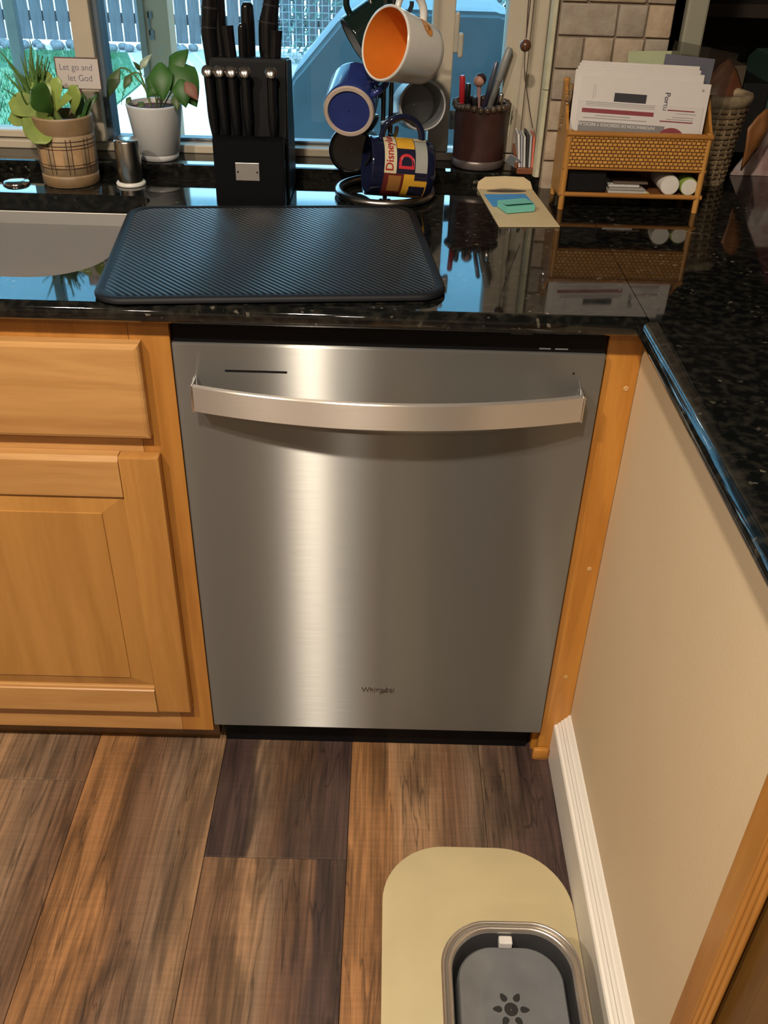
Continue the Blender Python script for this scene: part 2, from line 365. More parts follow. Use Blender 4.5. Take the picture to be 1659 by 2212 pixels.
# grout bed and tumbled travertine tiles on the pier right of the window
b = NB(); bx(b, .578, .771, .585, .592, .914, 1.75); obj('grout_bed', b, GROUT, wall_w)
TILEM = [mat('travertine_%d' % i, c, .75, 0, .2, 38, .5, 130, col2=c2) for i, (c, c2) in enumerate([((.30, .225, .155), (.42, .335, .245)), ((.24, .185, .135), (.37, .30, .225)), ((.33, .235, .155), (.46, .35, .24)), ((.27, .215, .165), (.36, .305, .24))])]
def tile(x0, x1, z0, z1, k):
    b = NB(); bx(b, x0, x1, .5795 + random.uniform(-.0008, .0008), .586, z0, z1, .0022, 2)
    for v in b.verts:
        if v.co.y < .584: v.co += Vector((random.uniform(-.0006, .0006), random.uniform(-.0004, .0004), random.uniform(-.0006, .0006)))
    o = obj('tile', b, TILEM[k % 4], wall_w, 40)
zc = 1.2205 - 6 * .0515; row = 0; cnt = 0
while zc < 1.7:
    if row in (5, 8, 11): lay = [(.580, .6755), (.6785, .7255), (.7285, .7705)]
    elif row == 6: lay = [(.580, .622), (.625, .7205), (.7235, .7705)]
    else: lay = [(.580, .6245), (.6275, .6755), (.6785, .7275), (.7305, .7705)]
    for a, c in lay: tile(a, c, zc + .0015, zc + .050, cnt * 3 + row + cnt // 3); cnt += 1
    zc += .0515; row += 1
# pale pencil strip down the window edge
STRIP = mat('pale_pencil_tile', (.50, .47, .33), .4, 0, .1, 40)
z = .934
for k in range(6):
    b = NB(); prism(b, [(.5635, .592), (.5645, .583), (.5675, .5775), (.5735, .5775), (.5765, .583), (.577, .592)], 'z', z, z + .1485); obj('strip_tile', b, STRIP, wall_w, 50); z += .15
# painted corner casing at the free end of the pier
b = NB(); bx(b, .773, .79, .592, .596, .914, 2.45); bx(b, .790, .826, .574, .76, .914, 2.45, .004); struct(obj('trim_1', b, OLIVE))
# granite ledge behind the counter
b = NB(); prism(b, [(.587, .914), (.5865, .930), (.5895, .9345), (.595, .9355), (.72, .9355), (.72, .914)], 'x', WX0, .5765); obj_ = tag(obj('window_ledge', b, GRAN, None, 35), 'raised black granite ledge running below the window', 'ledge')

# ---- window
win = sthing('window_1', (0, .70, .935))
WY0, WY1 = .672, .735
def fr(name, x0, x1, y0, y1, z0, z1, m=FRAMEP, bev=.002): b = NB(); bx(b, x0, x1, y0, y1, z0, z1, bev); return obj(name, b, m, win)
fr('bottom_rail', WX0, WX1, WY0, WY1, .9356, .9505)
fr('top_rail', WX0, WX1, WY0, WY1, WZ1 - .05, WZ1)
fr('mullion', -.279, -.243, WY0 - .006, WY1, .953, WZ1 - .05)
fr('glazing_bead', -.243, -.232, WY0 + .012, WY1, .953, WZ1 - .05, mat('grey_glazing_bead', (.10, .13, .16), .4))
fr('mullion', .369, .408, WY0 - .006, WY1, .953, WZ1 - .05)
fr('side_rail', .503, .545, WY0, WY1, .953, WZ1 - .05)
fr('side_rail', .545, .576, WY0 + .012, WY1, .953, WZ1 - .05)
fr('sash_stile', -.412, -.392, .712, .733, .96, WZ1 - .05, mat('pale_sash', (.34, .42, .46), .4))
fr('sash_rail', WX0, -.279, WY0 + .012, WY1 - .006, .953, .966)
fr('sash_rail', -.232, .369, WY0 + .03, WY1 - .006, .9505, .9565, mat('grey_glazing_bead', (.1, .13, .16)))
# latch on the right mullion
b = NB(); bx(b, .4075, .4165, .664, .684, 1.125, 1.19, .003); bx(b, .4155, .425, .660, .674, 1.118, 1.158, .003); obj('latch', b, WHITEP and mat('beige_latch', (.40, .36, .29), .4), win)
GL = pane_mat('window_glass')
for x0, x1 in ((WX0, -.279), (-.236, .369), (.408, .503)):
    b = NB(); bx(b, x0, x1, .7045, .7085, .953, WZ1 - .05); obj('pane', b, GL, win)
# sticker on the right pane
b = NB(); bx(b, .4105, .427, .7035, .7043, .986, 1.02); stk = obj('sticker', b, mat('grey_sticker', (.30, .33, .34), .5), win)
text('sticker_print', 'GU', .012, mat('navy_print', (.02, .04, .12), .5), win, lambda x, y, z: (.4135 + x * .7, .7033, 1.004 + y))

# ================================================================== COUNTERTOPS
prof = [(-.018, .886), (-.026, .888), (-.0315, .894), (-.034, .901), (-.0325, .9085), (-.028, .9125), (-.02, .914), (.5868, .914), (.5868, .884), (-.016, .884)]
b = NB(); prism(b, prof, 'x', -1.6, .6455); top = obj('countertop', b, GRAN, None, 60)
b = NB(); prism(b, rrect(-.86, -.114, .060, .458, [.03, .06, .10, .10], 10), 'z', .86, .95); cut = obj('cut', b, GRAN)
apply_bool(top, [cut])
top.data.set_sharp_from_angle(angle=math.radians(38))
for p in top.data.polygons: p.use_smooth = abs(p.normal.z) < .999
tag(top, 'polished black granite countertop with sink cutout above the dishwasher', 'countertop')
# peninsula slab, bullnose along its inner edge
b = NB()
o2 = [(.6465, .9), (.6465, -.034), (.632, -.036), (.632, -1.5), (1.32, -1.5), (1.32, .9)]
def inset(d): return [(.6465, .9), (.6465, -.034), (.632 + d, -.036), (.632 + d, -1.5), (1.32, -1.5), (1.32, .9)]
rings = [[(x, y, z) for x, y in inset(d)] for d, z in ((.016, .884), (.008, .8865), (.0025, .891), (0, .897), (.001, .9025), (.004, .907), (.009, .9105), (.016, .913), (.025, .914))]
loops(b, rings); pen = obj('peninsula_countertop', b, GRAN, None, 38)
for p in pen.data.polygons: p.use_smooth = abs(p.normal.z) < .999
tag(pen, 'black granite peninsula slab with blue glinting rounded edge on the right', 'countertop')

# ---- sink
b = NB()
def rr3(i, z, r): return [(x, y, z) for x, y in rrect(-.87 + i, -.108 - i, .054 + i, .464 - i, [max(.03, .036 - i)] * 1 + [.06, max(.05, .1 - i), max(.05, .1 - i)], 10)]
rings = [rr3(-.02, .8835, 0), rr3(0, .8835, 0), rr3(.003, .880, 0), rr3(.006, .86, 0), rr3(.016, .70, 0), rr3(.022, .68, 0), rr3(.04, .672, 0)]
loops(b, rings, False, True); sink = thing('sink', 'stainless undermount sink basin at the left edge of the counter', 'sink', (-.49, .26, .67)); obj('basin', b, SINKST, sink, 50, uv='xz')
b = NB(); lathe(b, [(.045, .6725), (.045, .6745), (.036, .6745), (.03, .673)], 32, Matrix.Translation((-.49, .28, 0))); obj('drain', b, CHROME, sink, 40)

# ================================================================== DISHWASHER
dw = thing('dishwasher', 'stainless steel dishwasher with bowed bar handle between wood cabinets', 'dishwasher', (.303, .28, 0))
b = NB(); bx(b, .004, .598, .032, .57, .085, .868, .003); obj('tub_body', b, BLACKP, dw)
b = NB(); bx(b, .012, .592, .04, .075, .0, .083); obj('toe_panel', b, mat('console_black', (.003, .003, .004), .5, spec=.15), dw)
D0, D1 = .082, .848
door = NB(); bx(door, 0, .606, 0, .031, D0, D1, .0022, 2)
dobj = obj('door', door, STEEL, dw, None, uv='xz')
b = NB(); bx(b, .072, .160, -.01, .02, .8055, .8095); cut = obj('cut', b, BLACKP); apply_bool(dobj, [cut])
um = dobj.data.uv_layers[0] if dobj.data.uv_layers else dobj.data.uv_layers.new(name='UVMap')
for p in dobj.data.polygons:
    for li in p.loop_indices:
        c = dobj.data.vertices[dobj.data.loops[li].vertex_index].co; um.data[li].uv = (c.x, c.z)
b = NB(); bx(b, .071, .161, .0006, .018, .804, .811); obj('vent_slot', b, BLACKP, dobj)
b = NB(); bx(b, .002, .604, .004, .031, D1 + .0003, .884, .002); con = obj('control_console', b, mat('console_black', (.003, .003, .004), .5, spec=.15), dw)
ICON = mat('console_print', (.16, .17, .18), .4)
for x0, x1 in ((.512, .528), (.534, .552)):
    b = NB(); bx(b, x0, x1, .0033, .0041, .8525, .8545); obj('console_icon', b, ICON, con)
b = NB(); bx(b, .47, .50, .0033, .0041, .874, .8747); obj('console_icon', b, ICON, con)
b = NB(); lathe(b, [(.0016, 0), (.0016, .0008)], 12, Matrix.Translation((.564, 0, .8185)) @ Matrix.Rotation(PI / 2, 4, 'X')); obj('indicator_hole', b, BLACKP, dobj)
# bowed handle
def bow(t): return -.033 - .040 * (1 - (2 * t - 1) ** 2)
b = NB(); n = 40; Rn = []
for i in range(n + 1):
    t = i / n; x = .031 + .545 * t; y = bow(t); th = .007
    sec = [(y + th, .7985), (y + .0015, .7985), (y, .797), (y, .7595), (y + .0015, .758), (y + th, .758)]
    Rn.append([(x, a, c) for a, c in sec])
loops(b, Rn); hd = obj('handle', b, STEELH, dw, 35, uv='xz')
for x0, x1, t in ((.0275, .0312, 0), (.5758, .5795, 1)):
    b = NB(); bx(b, x0, x1, -.034, 0, .7575, .799, .0012, 2); obj('handle_end', b, CHROME, hd, 40)
# raised maker lettering
text('maker_lettering', 'Whirlpool', .0165, mat('badge_metal', (.13, .115, .10), .3, .8), dobj, lambda x, y, z: (.2725 + x * .86, -.0011 - z, .1795 + y), ext=.0009, offset=-.0002)
b = NB(); tube(b, smooth_path([(.296, -.0012, .1745), (.306, -.0014, .1765), (.314, -.0014, .182), (.318, -.0014, .190), (.325, -.0012, .194)]), [(.0002 + .0006 * math.sin(PI * i / 24)) for i in range(25)], 6); obj('lettering_swoosh', b, MATS['badge_metal'], dobj)

# ================================================================== SINK BASE CABINET (left)
cab = thing('base_cabinet', 'honey maple base cabinet with drawer front left of the dishwasher', 'cabinet', (-.45, .28, 0))
CX0 = -.88
b = NB(); bx(b, CX0, -.001, .02, .55, .07, .10); bx(b, CX0, CX0 + .016, .02, .55, .10, .66); bx(b, -.017, -.001, .02, .55, .07, .883); obj('carcass', b, MAPLE_V, cab)
b = NB(); bx(b, -.058, -.001, 0, .02, .068, .8835, .0008); obj('face_stile', b, MAPLE_F, cab)
b = NB(); bx(b, CX0, -.0585, .0005, .02, .835, .8835); obj('face_rail', b, MAPLE_F, cab)
b = NB(); bx(b, CX0, -.0585, .0005, .02, .668, .714); obj('face_rail', b, MAPLE_H, cab)
b = NB(); bx(b, CX0, -.0585, .0005, .02, .068, .15); obj('face_rail', b, MAPLE_H, cab)
b = NB(); bx(b, CX0, -.001, .045, .06, 0, .068); obj('toe_kick', b, WOODSHADE, cab)
def slab_front(x0, x1, z0, z1, y0, y1, ch):
    b = NB(); loops(b, [[(x0, y1, z0), (x1, y1, z0), (x1, y1, z1), (x0, y1, z1)], [(x0, y0 + ch * .7, z0), (x1, y0 + ch * .7, z0), (x1, y0 + ch * .7, z1), (x0, y0 + ch * .7, z1)],
        [(x0 + ch * .35, y0 + ch * .25, z0 + ch * .35), (x1 - ch * .35, y0 + ch * .25, z0 + ch * .35), (x1 - ch * .35, y0 + ch * .25, z1 - ch * .35), (x0 + ch * .35, y0 + ch * .25, z1 - ch * .35)],
        [(x0 + ch, y0, z0 + ch), (x1 - ch, y0, z0 + ch), (x1 - ch, y0, z1 - ch), (x0 + ch, y0, z1 - ch)]]); return b
obj('drawer_front', slab_front(-.84, -.041, .703, .852, -.021, -.0003, .0065), wood('maple_drawer', (.38, .185, .058), (.54, .295, .105), 'x', off=8), cab)
def stile(x0, x1, z0, z1, name, m, ein=None):
    b = NB(); bx(b, x0, x1, -.0205, -.0005, z0, z1, .003, 2); return obj(name, b, m, cdoor, 40)
b = NB(); bx(b, -.43, -.090, -.0145, -.006, .19, .605); cdoor = obj('cabinet_door', b, MAPLE_V, cab)
stile(-.094, -.033, .134, .672, 'stile', MAPLE_V); stile(-.47, -.41, .134, .672, 'stile', MAPLE_V)
for z0, z1, s in ((.601, .6715, 0), (.1345, .197, 1)):
    b = NB()
    if s == 0: pr = [(-.0005, z0 + .006), (-.016, z0 + .006), (-.0205, z0), (-.0208, z0 + .003), (-.0208, z1 - .008), (-.016, z1), (-.0005, z1)]
    else: pr = [(-.0005, z0), (-.0205, z0), (-.0208, z1 - .010), (-.0185, z1 - .0085), (-.0175, z1 - .004), (-.0155, z1 - .003), (-.0145, z1), (-.0005, z1)]
    prism(b, pr, 'x', -.4099, -.0941); obj('rail', b, MAPLE_H, cdoor)
# raised panel: bevelled border up to a proud field
b = NB(); x0, x1, z0, z1 = -.405, -.0955, .1975, .5985; ci = .035
loops(b, [[(x0, -.0146, z0), (x1, -.0146, z0), (x1, -.0146, z1), (x0, -.0146, z1)], [(x0 + ci, -.0195, z0 + ci * .65), (x1 - ci, -.0195, z0 + ci * .65), (x1 - ci, -.0195, z1 - ci * .8), (x0 + ci, -.0195, z1 - ci * .8)],
    [(x0 + ci + .0008, -.0215, z0 + ci * .65 + .0008), (x1 - ci - .0008, -.0215, z0 + ci * .65 + .0008), (x1 - ci - .0008, -.0215, z1 - ci * .8 - .0008), (x0 + ci + .0008, -.0215, z1 - ci * .8 - .0008)]], True, True)
obj('raised_panel', b, wood('maple_panel', (.34, .155, .036), (.45, .22, .058), 'z', off=11, scale=.8), cdoor)

# ---- filler board right of the dishwasher
fil = thing('filler_board', 'narrow orange pine filler board right of the dishwasher', 'board', (.634, .03, 0))
b = NB(); bx(b, .6095, .6595, .014, .034, .0012, .8835, .0012); bx(b, .6005, .6095, .033, .05, .0012, .8835)
obj('board', b, wood('pine_filler', (.36, .14, .02), (.52, .23, .042), 'z', off=2, scale=1.3), fil)
b = NB(); bx(b, .600, .632, .006, .0138, .0012, .030, .006, 3); obj('foot_block', b, MATS['pine_filler'], fil, 40)
PLUG = mat('wood_filler_plug', (.50, .29, .11), .5)
for x, z in ((.646, .790), (.638, .214), (.643, .46)):
    b = NB(); lathe(b, [(.0042, 0), (.0042, .0008), (.0035, .0014)], 20, Matrix.Translation((x, .0142, z)) @ Matrix.Rotation(PI / 2, 4, 'X')); obj('screw_plug', b, PLUG, fil, 40)

# ================================================================== PENINSULA
b = NB(); bx(b, .66, .78, -.642, .58, 0, .8838); pw = struct(obj('wall_peninsula', b, WALLP))
bb = [(.66, 0), (.6325, 0), (.6325, .088), (.6345, .0915), (.6385, .0925), (.640, .096), (.6435, .098), (.6445, .102), (.648, .104), (.6495, .108), (.6535, .110), (.656, .1155), (.66, .118)]
b = NB(); prism(b, bb, 'y', -.640, .0135); struct(obj('baseboard_right', b, WHITEP, None, 40))
pc = thing('peninsula_cabinet', 'brown wood cabinet end with reeded trim at the lower right corner', 'cabinet', (.70, -.95, 0))
b = NB(); bx(b, .645, .778, -.678, -.6425, 0, .8838, .002); obj('trim_stile', b, MAPLE_F, pc)
for k in range(3):
    b = NB(); tube(b, [(.6475 + .0025 * k, -.6815 - .0062 * k, 0.001), (.6475 + .0025 * k, -.6815 - .0062 * k, .883)], .0034, 12); obj('reed', b, MAPLE_F, pc, 60)
b = NB(); bx(b, .662, .778, -1.45, -.679, .0, .8838); obj('end_panel', b, WOODSHADE, pc)  # shade on this end is put into its darker wood colour
b = NB(); bx(b, .656, .661, -1.45, -.735, .02, .87, .002); obj('door_panel', b, WOODSHADE, pc)
b = NB(); bx(b, .782, 1.28, -1.45, .75, 0, .8838); bd = struct(obj('wall_peninsula_back', b, DARKROOM))

# ================================================================== DRYING MAT
def ribbed(name, col, col2):
    m = bpy.data.materials.new(name); N, L = nodes(m); b = N['Principled BSDF']; b.inputs['Roughness'].default_value = .42; b.inputs['Specular IOR Level'].default_value = .3
    tc = N.new('ShaderNodeTexCoord'); mp = N.new('ShaderNodeMapping'); mp.inputs['Rotation'].default_value = (0, 0, math.radians(-38)); L.new(tc.outputs['Object'], mp.inputs[0])
    wv = N.new('ShaderNodeTexWave'); wv.inputs['Scale'].default_value = 42; wv.inputs['Distortion'].default_value = .4; wv.inputs['Detail'].default_value = 1; L.new(mp.outputs[0], wv.inputs['Vector'])
    cr = N.new('ShaderNodeValToRGB'); cr.color_ramp.elements[0].color = (*col, 1); cr.color_ramp.elements[1].color = (*col2, 1); L.new(wv.outputs['Fac'], cr.inputs[0]); L.new(cr.outputs[0], b.inputs['Base Color'])
    bp = N.new('ShaderNodeBump'); bp.inputs['Strength'].default_value = .8; bp.inputs['Distance'].default_value = .0015; L.new(wv.outputs['Fac'], bp.inputs['Height']); L.new(bp.outputs[0], b.inputs['Normal'])
    b.inputs['Sheen Weight'].default_value = .05
    return m
MAT_T = ribbed('ribbed_mat_cloth', (.0010, .0025, .004), (.0035, .0075, .011)); MAT_E = mat('mat_binding', (.004, .0045, .007), .6, spec=.3)
Mm = Matrix.Translation((.1245, .190, .9143)) @ Matrix.Rotation(math.radians(6.0), 4, 'Z')
dm = thing('drying_mat', 'dark ribbed dish drying mat lying beside the sink', 'mat', M=Mm)
hw, hd_ = .238, .205
def rm(i, z, r=.04): return [(x, y, z) for x, y in rrect(-hw + i, hw - i, -hd_ + i, hd_ - i, r - i * .8, 8)]
b = NB(); loops(b, [rm(.004, .0008), rm(0, .003), rm(0, .007), rm(.003, .010), rm(.008, .0108), rm(.011, .0098), rm(.0125, .0085)], True, True); obj('binding', b, MAT_E, dm, 60, local=True)
b = NB(); loops(b, [rm(.0126, .004, .045), rm(.0128, .0086, .045), rm(.016, .0096, .045)], True, True); obj('ribbed_top', b, MAT_T, dm, 60, local=True)

# ================================================================== KNIFE BLOCK
kb = thing('knife_block', 'black slanted knife block with a small steel plate on its front', 'knife block', (.063, .48, .914))
b = NB(); prism(b, [(.410, .9142), (.410, 1.024), (.414, 1.027), (.4275, 1.027), (.4275, .99), (.520, .99), (.540, .9142)], 'x', .005, .122); bmesh.ops.bevel(b, geom=[e for e in b.edges], offset=.0015, segments=2, affect='EDGES'); obj('front_box', b, mat('black_lacquer', (.002, .0025, .0035), .5, spec=.14), kb, 40)
b = NB(); prism(b, [(.447, .9142), (.447, 1.02), (.467, 1.132), (.470, 1.137), (.476, 1.138), (.535, 1.130), (.545, 1.12), (.575, .9142)], 'x', .0005, .1265); bmesh.ops.bevel(b, geom=[e for e in b.edges if abs(e.verts[0].co.x - e.verts[1].co.x) < 1e-6], offset=.003, segments=3, affect='EDGES'); obj('slot_body', b, MATS['black_lacquer'], kb, 40)
b = NB(); bx(b, .0405, .0805, .4085, .4099, .959, .988, .0006); pl = obj('steel_plate', b, mat('satin_plate', (.62, .58, .56), .4, 1.0, .04), kb)
for x in (.0445, .0768):
    b = NB(); lathe(b, [(.0016, 0), (.0016, .001), (.0008, .0016)], 12, Matrix.Translation((x, .4086, .9735)) @ Matrix.Rotation(PI / 2, 4, 'X')); obj('rivet', b, BLACKG, pl, 40)
KH = mat('knife_handle', (.006, .006, .007), .16)
lab = ['leftmost steak knife with round steel cap in the knife block', 'second steak knife from the left in the front row of the block', 'third steak knife from the left in the front row of the block', 'fourth steak knife from the left in the front row of the block', 'steak knife set apart on the right of the block front row']
for (x0, x1), lb in zip(((.0075, .002), (.0255, .021), (.0445, .040), (.0635, .0615), (.104, .1035)), lab):
    t = thing('steak_knife', lb, 'knife', (x0, .436, 1.02), group='steak knives in the block')
    A = Vector((x0, .4365, 1.012)); B = Vector((x1, .4385, 1.118)); n = 10
    pr = [.0045, .0056, .0068, .0078, .0082, .0082, .0078, .0076, .0078, .008, .0082]
    b = NB(); tube(b, [A.lerp(B, i / n) + Vector((0, -.004 * math.sin(PI * i / n), 0)) for i in range(n + 1)], [(p, p * .95) for p in pr], 12); obj('handle', b, KH, t, 60)
    nc = ((B - A).normalized() + Vector((0, -2.0, 0))).normalized(); Md = Matrix.Translation(B + nc * .0075 + Vector((0, 0, .001))) @ frame(nc, (1, 0, 0))
    b = NB(); lathe(b, [(.0080, -.008), (.0098, .001), (.0094, .0026), (.0070, .0038), (.001, .0042)], 24, Md); obj('end_cap', b, CHROME, t, 60)
big = [('tall black knife handle at the far left of the block', [(.0025, .492, 1.110), (.001, .494, 1.140), (-.001, .496, 1.172), (.002, .499, 1.205), (.006, .504, 1.250)], [0.0122, 0.0140, 0.0152, 0.0152, 0.0140], True),
       ('slim black knife handle just right of the tallest left one', [(.018, .500, 1.11), (.016, .502, 1.145), (.014, .505, 1.18), (.0135, .508, 1.215), (.013, .511, 1.24)], [0.0110, 0.0116, 0.0122, 0.0122, 0.0110], False),
       ('short angled black knife handle ending below the others', [(.034, .482, 1.11), (.033, .484, 1.135), (.031, .486, 1.158), (.0285, .489, 1.181)], [0.0110, 0.0104, 0.0104, 0.0116], False),
       ('upright black handle standing alone in the middle of the block', [(.060, .508, 1.11), (.060, .510, 1.15), (.0595, .512, 1.185), (.0595, .514, 1.207), (.0595, .514, 1.213)], [0.0104, 0.0116, 0.0122, 0.0110, 0.0067], False),
       ('shorter black handle overlapping the middle one of the block', [(.0525, .490, 1.11), (.0525, .491, 1.15), (.053, .492, 1.178), (.053, .492, 1.185)], [0.0073, 0.0079, 0.0079, 0.0049], False),
       ('thick black knife handle with a ring near its top on the right', [(.095, .508, 1.11), (.093, .510, 1.145), (.0935, .512, 1.18), (.098, .514, 1.21), (.104, .517, 1.25)], [0.0146, 0.0177, 0.0177, 0.0146, 0.0140], True),
       ('low black knife handle in front of the thick right one', [(.103, .484, 1.11), (.1055, .486, 1.14), (.1075, .488, 1.165), (.108, .489, 1.177)], [0.0104, 0.0104, 0.0104, 0.0116], False)]
for lb, path, rr, ring in big:
    t = thing('kitchen_knife', lb, 'knife', path[0], group='large knives in the block')
    sp = smooth_path(path, 6); m = len(sp) - 1
    rad = []
    for i in range(len(sp)):
        f = i / m * (len(rr) - 1); k = min(int(f), len(rr) - 2); q = rr[k] + (rr[k + 1] - rr[k]) * (f - k); rad.append((q, q * .8))
    b = NB(); tube(b, sp, rad, 14); obj('handle', b, KH, t, 60)
    if ring:
        for zz in (2.2, 3.1):
            i = int(zz / (len(rr) - 1) * m); b = NB(); tube(b, [sp[i] - (sp[i + 1] - sp[i]) * .25, sp[i] + (sp[i + 1] - sp[i]) * .25], [tuple(v * 1.06 for v in rad[i])] * 2, 14); obj('bolster', b, mat('dark_bolster', (.05, .05, .05), .25, .6), t, 60)

# ================================================================== MUG TREE AND MUGS
mt = thing('mug_tree', 'black metal mug tree with round ring base on the counter', 'mug tree', (.291, .506, .914))
IRON = mat('dark_nickel', (.10, .095, .09), .3, .9, .05)
b = NB(); tube(b, [(.291 + .083 * math.cos(2 * PI * i / 48), .506 + .083 * math.sin(2 * PI * i / 48), .9223) for i in range(48)], (.0075), 10, True); obj('base_ring', b, mat('satin_nickel', (.34, .32, .30), .28, 1.0), mt, 60)
for x in (.2845, .2975):
    b = NB(); tube(b, [(x, .523, .926), (x, .523, 1.30)], .0042, 10); obj('pole', b, IRON, mt, 60)
b = NB(); tube(b, [(.291, .423, .9223), (.291, .589, .9223)], .004, 8); obj('base_bar', b, IRON, mt, 60)
for path in ([(.2845, .523, 1.075), (.268, .512, 1.082), (.245, .512, 1.098), (.24, .512, 1.11)], [(.2975, .523, 1.045), (.303, .52, 1.04), (.309, .517, 1.04), (.311, .515, 1.046)], [(.2975, .523, 1.19), (.315, .50, 1.20), (.325, .488, 1.215), (.326, .486, 1.225)],
             [(.2845, .523, 1.19), (.27, .53, 1.20), (.26, .54, 1.215), (.258, .542, 1.225)], [(.2975, .523, 1.015), (.305, .49, 1.02), (.308, .475, 1.03), (.308, .472, 1.038)], [(.2845, .523, .985), (.265, .52, 1.0), (.25, .525, 1.015), (.245, .527, 1.025)]):
    b = NB(); tube(b, smooth_path(path, 4), .0036, 8); obj('arm', b, IRON, mt, 60)
def mug(name, label, ctr, axis, hdir, r, h, mo, mi, foot=None, rb=None, handle_r=.030, hth=.0052, wall=.0035, mh=None):
    """ctr = centre of body; axis points to the mouth; local z along axis, handle on local +x"""
    M = Matrix.Translation(ctr) @ frame(axis, hdir) ; t = thing(name, label, 'mug', M=M, group='mugs on the mug tree'); rb = rb or r; z0, z1 = -h / 2, h / 2
    b = NB(); lathe(b, [(rb * .80, z0 + .003), (rb * .82, z0), (rb * .90, z0), (rb * .97, z0 + .004), (rb, z0 + .012), (r, z1 - .004), (r, z1 - .0012), (r - wall * .5, z1), (r - wall, z1 - .0012)], 48, None, False)
    obj('body', b, mo, t, 60, local=True)
    b = NB(); lathe(b, [(r - wall, z1 - .0012), (rb - wall, z0 + .02), (rb * .85, z0 + .008), (.001, z0 + .006)], 48, None, False); obj('interior', b, mi, t, 60, local=True)
    b = NB(); lathe(b, [(.001, z0 + .0032), (rb * .8, z0 + .0028)], 40, None, False); obj('underside', b, mh or mo, t, 60, local=True)
    if foot:
        b = NB(); lathe(b, [(rb * .79, z0 + .002), (rb * .81, z0 - .0006), (rb * .93, z0 - .0006), (rb * .97, z0 + .003)], 48, None, False); obj('foot_ring', b, foot, t, 60, local=True)
    hp = []; hz = h * .31; Rz = lambda z: rb + (r - rb) * .5 * (1 + z / (h / 2))
    for i in range(17):
        a = -PI / 2 + PI * i / 16; hp.append((Rz(hz * math.sin(a)) + .002 + (handle_r - .002) * math.cos(a), 0, hz * math.sin(a)))
    b = NB(); tube(b, [(Rz(-hz) - .002, 0, -hz)] + hp + [(Rz(hz) - .002, 0, hz)], (hth * 1.25, hth), 10); 
    obj('handle', b, mo, t, 60, local=True)
    return t
WHITEC = mat('white_glaze', (.66, .63, .58), .2, 0, .02); ORANGE = mat('orange_glaze', (.62, .17, .02), .28, 0, .04)
BLUE = mat('cobalt_glaze', (.02, .032, .15), .12, 0, .1); TANC = mat('unglazed_clay', (.42, .33, .27), .8)
GREYC = mat('grey_glaze', (.34, .34, .35), .3); GREYI = mat('grey_interior_glaze', (.20, .205, .21), .35); NAVYC = mat('navy_glaze', (.008, .010, .03), .08)
def at_mouth(p, a, h): return Vector(p) - Vector(a).normalized() * h / 2
aw = (-.74, -.62, .26); wm = mug('white_mug', 'white mug with orange inside and orange drop face hung at the top', at_mouth((.284, .428, 1.1713), aw, .092), aw, (.126, .245, .946), .0555, .092, WHITEC, ORANGE, rb=.046, handle_r=.030, wall=.004)
def cyl(t, a0, a1, z0, z1, r, m, name, n=12, rt=None):
    b = NB(); R = []
    for i in range(n + 1):
        a = math.radians(a0 + (a1 - a0) * i / n); R.append([b.verts.new((rr * math.cos(a), rr * math.sin(a), z)) for rr, z in ((r, z0), (rt or r, z1))])
    for p, q in zip(R, R[1:]): b.faces.new((p[0], q[0], q[1], p[1]))
    return obj(name, b, m, t, 60, local=True)
def on_cyl(a0, z0, rf):
    """flat print wrapped on a mug: x along the circumference, y along the axis"""
    return lambda x, y, z: ((rf(z0 + y)) * math.cos(math.radians(a0) + x / rf(z0 + y)), (rf(z0 + y)) * math.sin(math.radians(a0) + x / rf(z0 + y)), z0 + y)
# orange teardrop face print
rf = lambda z: .0465 + (.0555 - .0465) * (z + .034) / .076 + .0004
def blob(t, pts, fn, m, name):
    b = NB(); c = b.verts.new(fn(sum(p[0] for p in pts) / len(pts), sum(p[1] for p in pts) / len(pts), 0)); vs = [b.verts.new(fn(p[0], p[1], 0)) for p in pts]
    for i in range(len(vs)): b.faces.new((c, vs[i], vs[(i + 1) % len(vs)]))
    return obj(name, b, m, t, local=True)
f0 = on_cyl(-48, -.006, rf); tear = [(-.0150 * math.cos(a), .0105 * math.sin(a)) for a in [2 * PI * i / 20 for i in range(20)]]
tear = [(x + (.004 if x > .0135 else 0), y + (.003 if x > .0135 else 0)) for x, y in tear]
blob(wm, tear, f0, mat('orange_print', (.62, .25, .05), .4), 'face_print')
rf2 = lambda z: rf(z) + .0003; f1 = on_cyl(-48, -.006, rf2)
for ex, ey in ((.003, .004), (-.004, .003)): blob(wm, [(ex + .0017 * math.cos(2 * PI * i / 12), ey + .0017 * math.sin(2 * PI * i / 12)) for i in range(12)], f1, WHITEC, 'eye_print')
blob(wm, [(.0042 * math.cos(a), -.001 + .0042 * math.sin(a)) for a in [PI + PI * i / 8 for i in range(9)]] + [(.0035 * math.cos(a), -.001 + .003 * math.sin(a)) for a in [2 * PI - PI * i / 8 for i in range(9)]], f1, mat('brown_print', (.06, .02, .01), .5), 'smile_print')

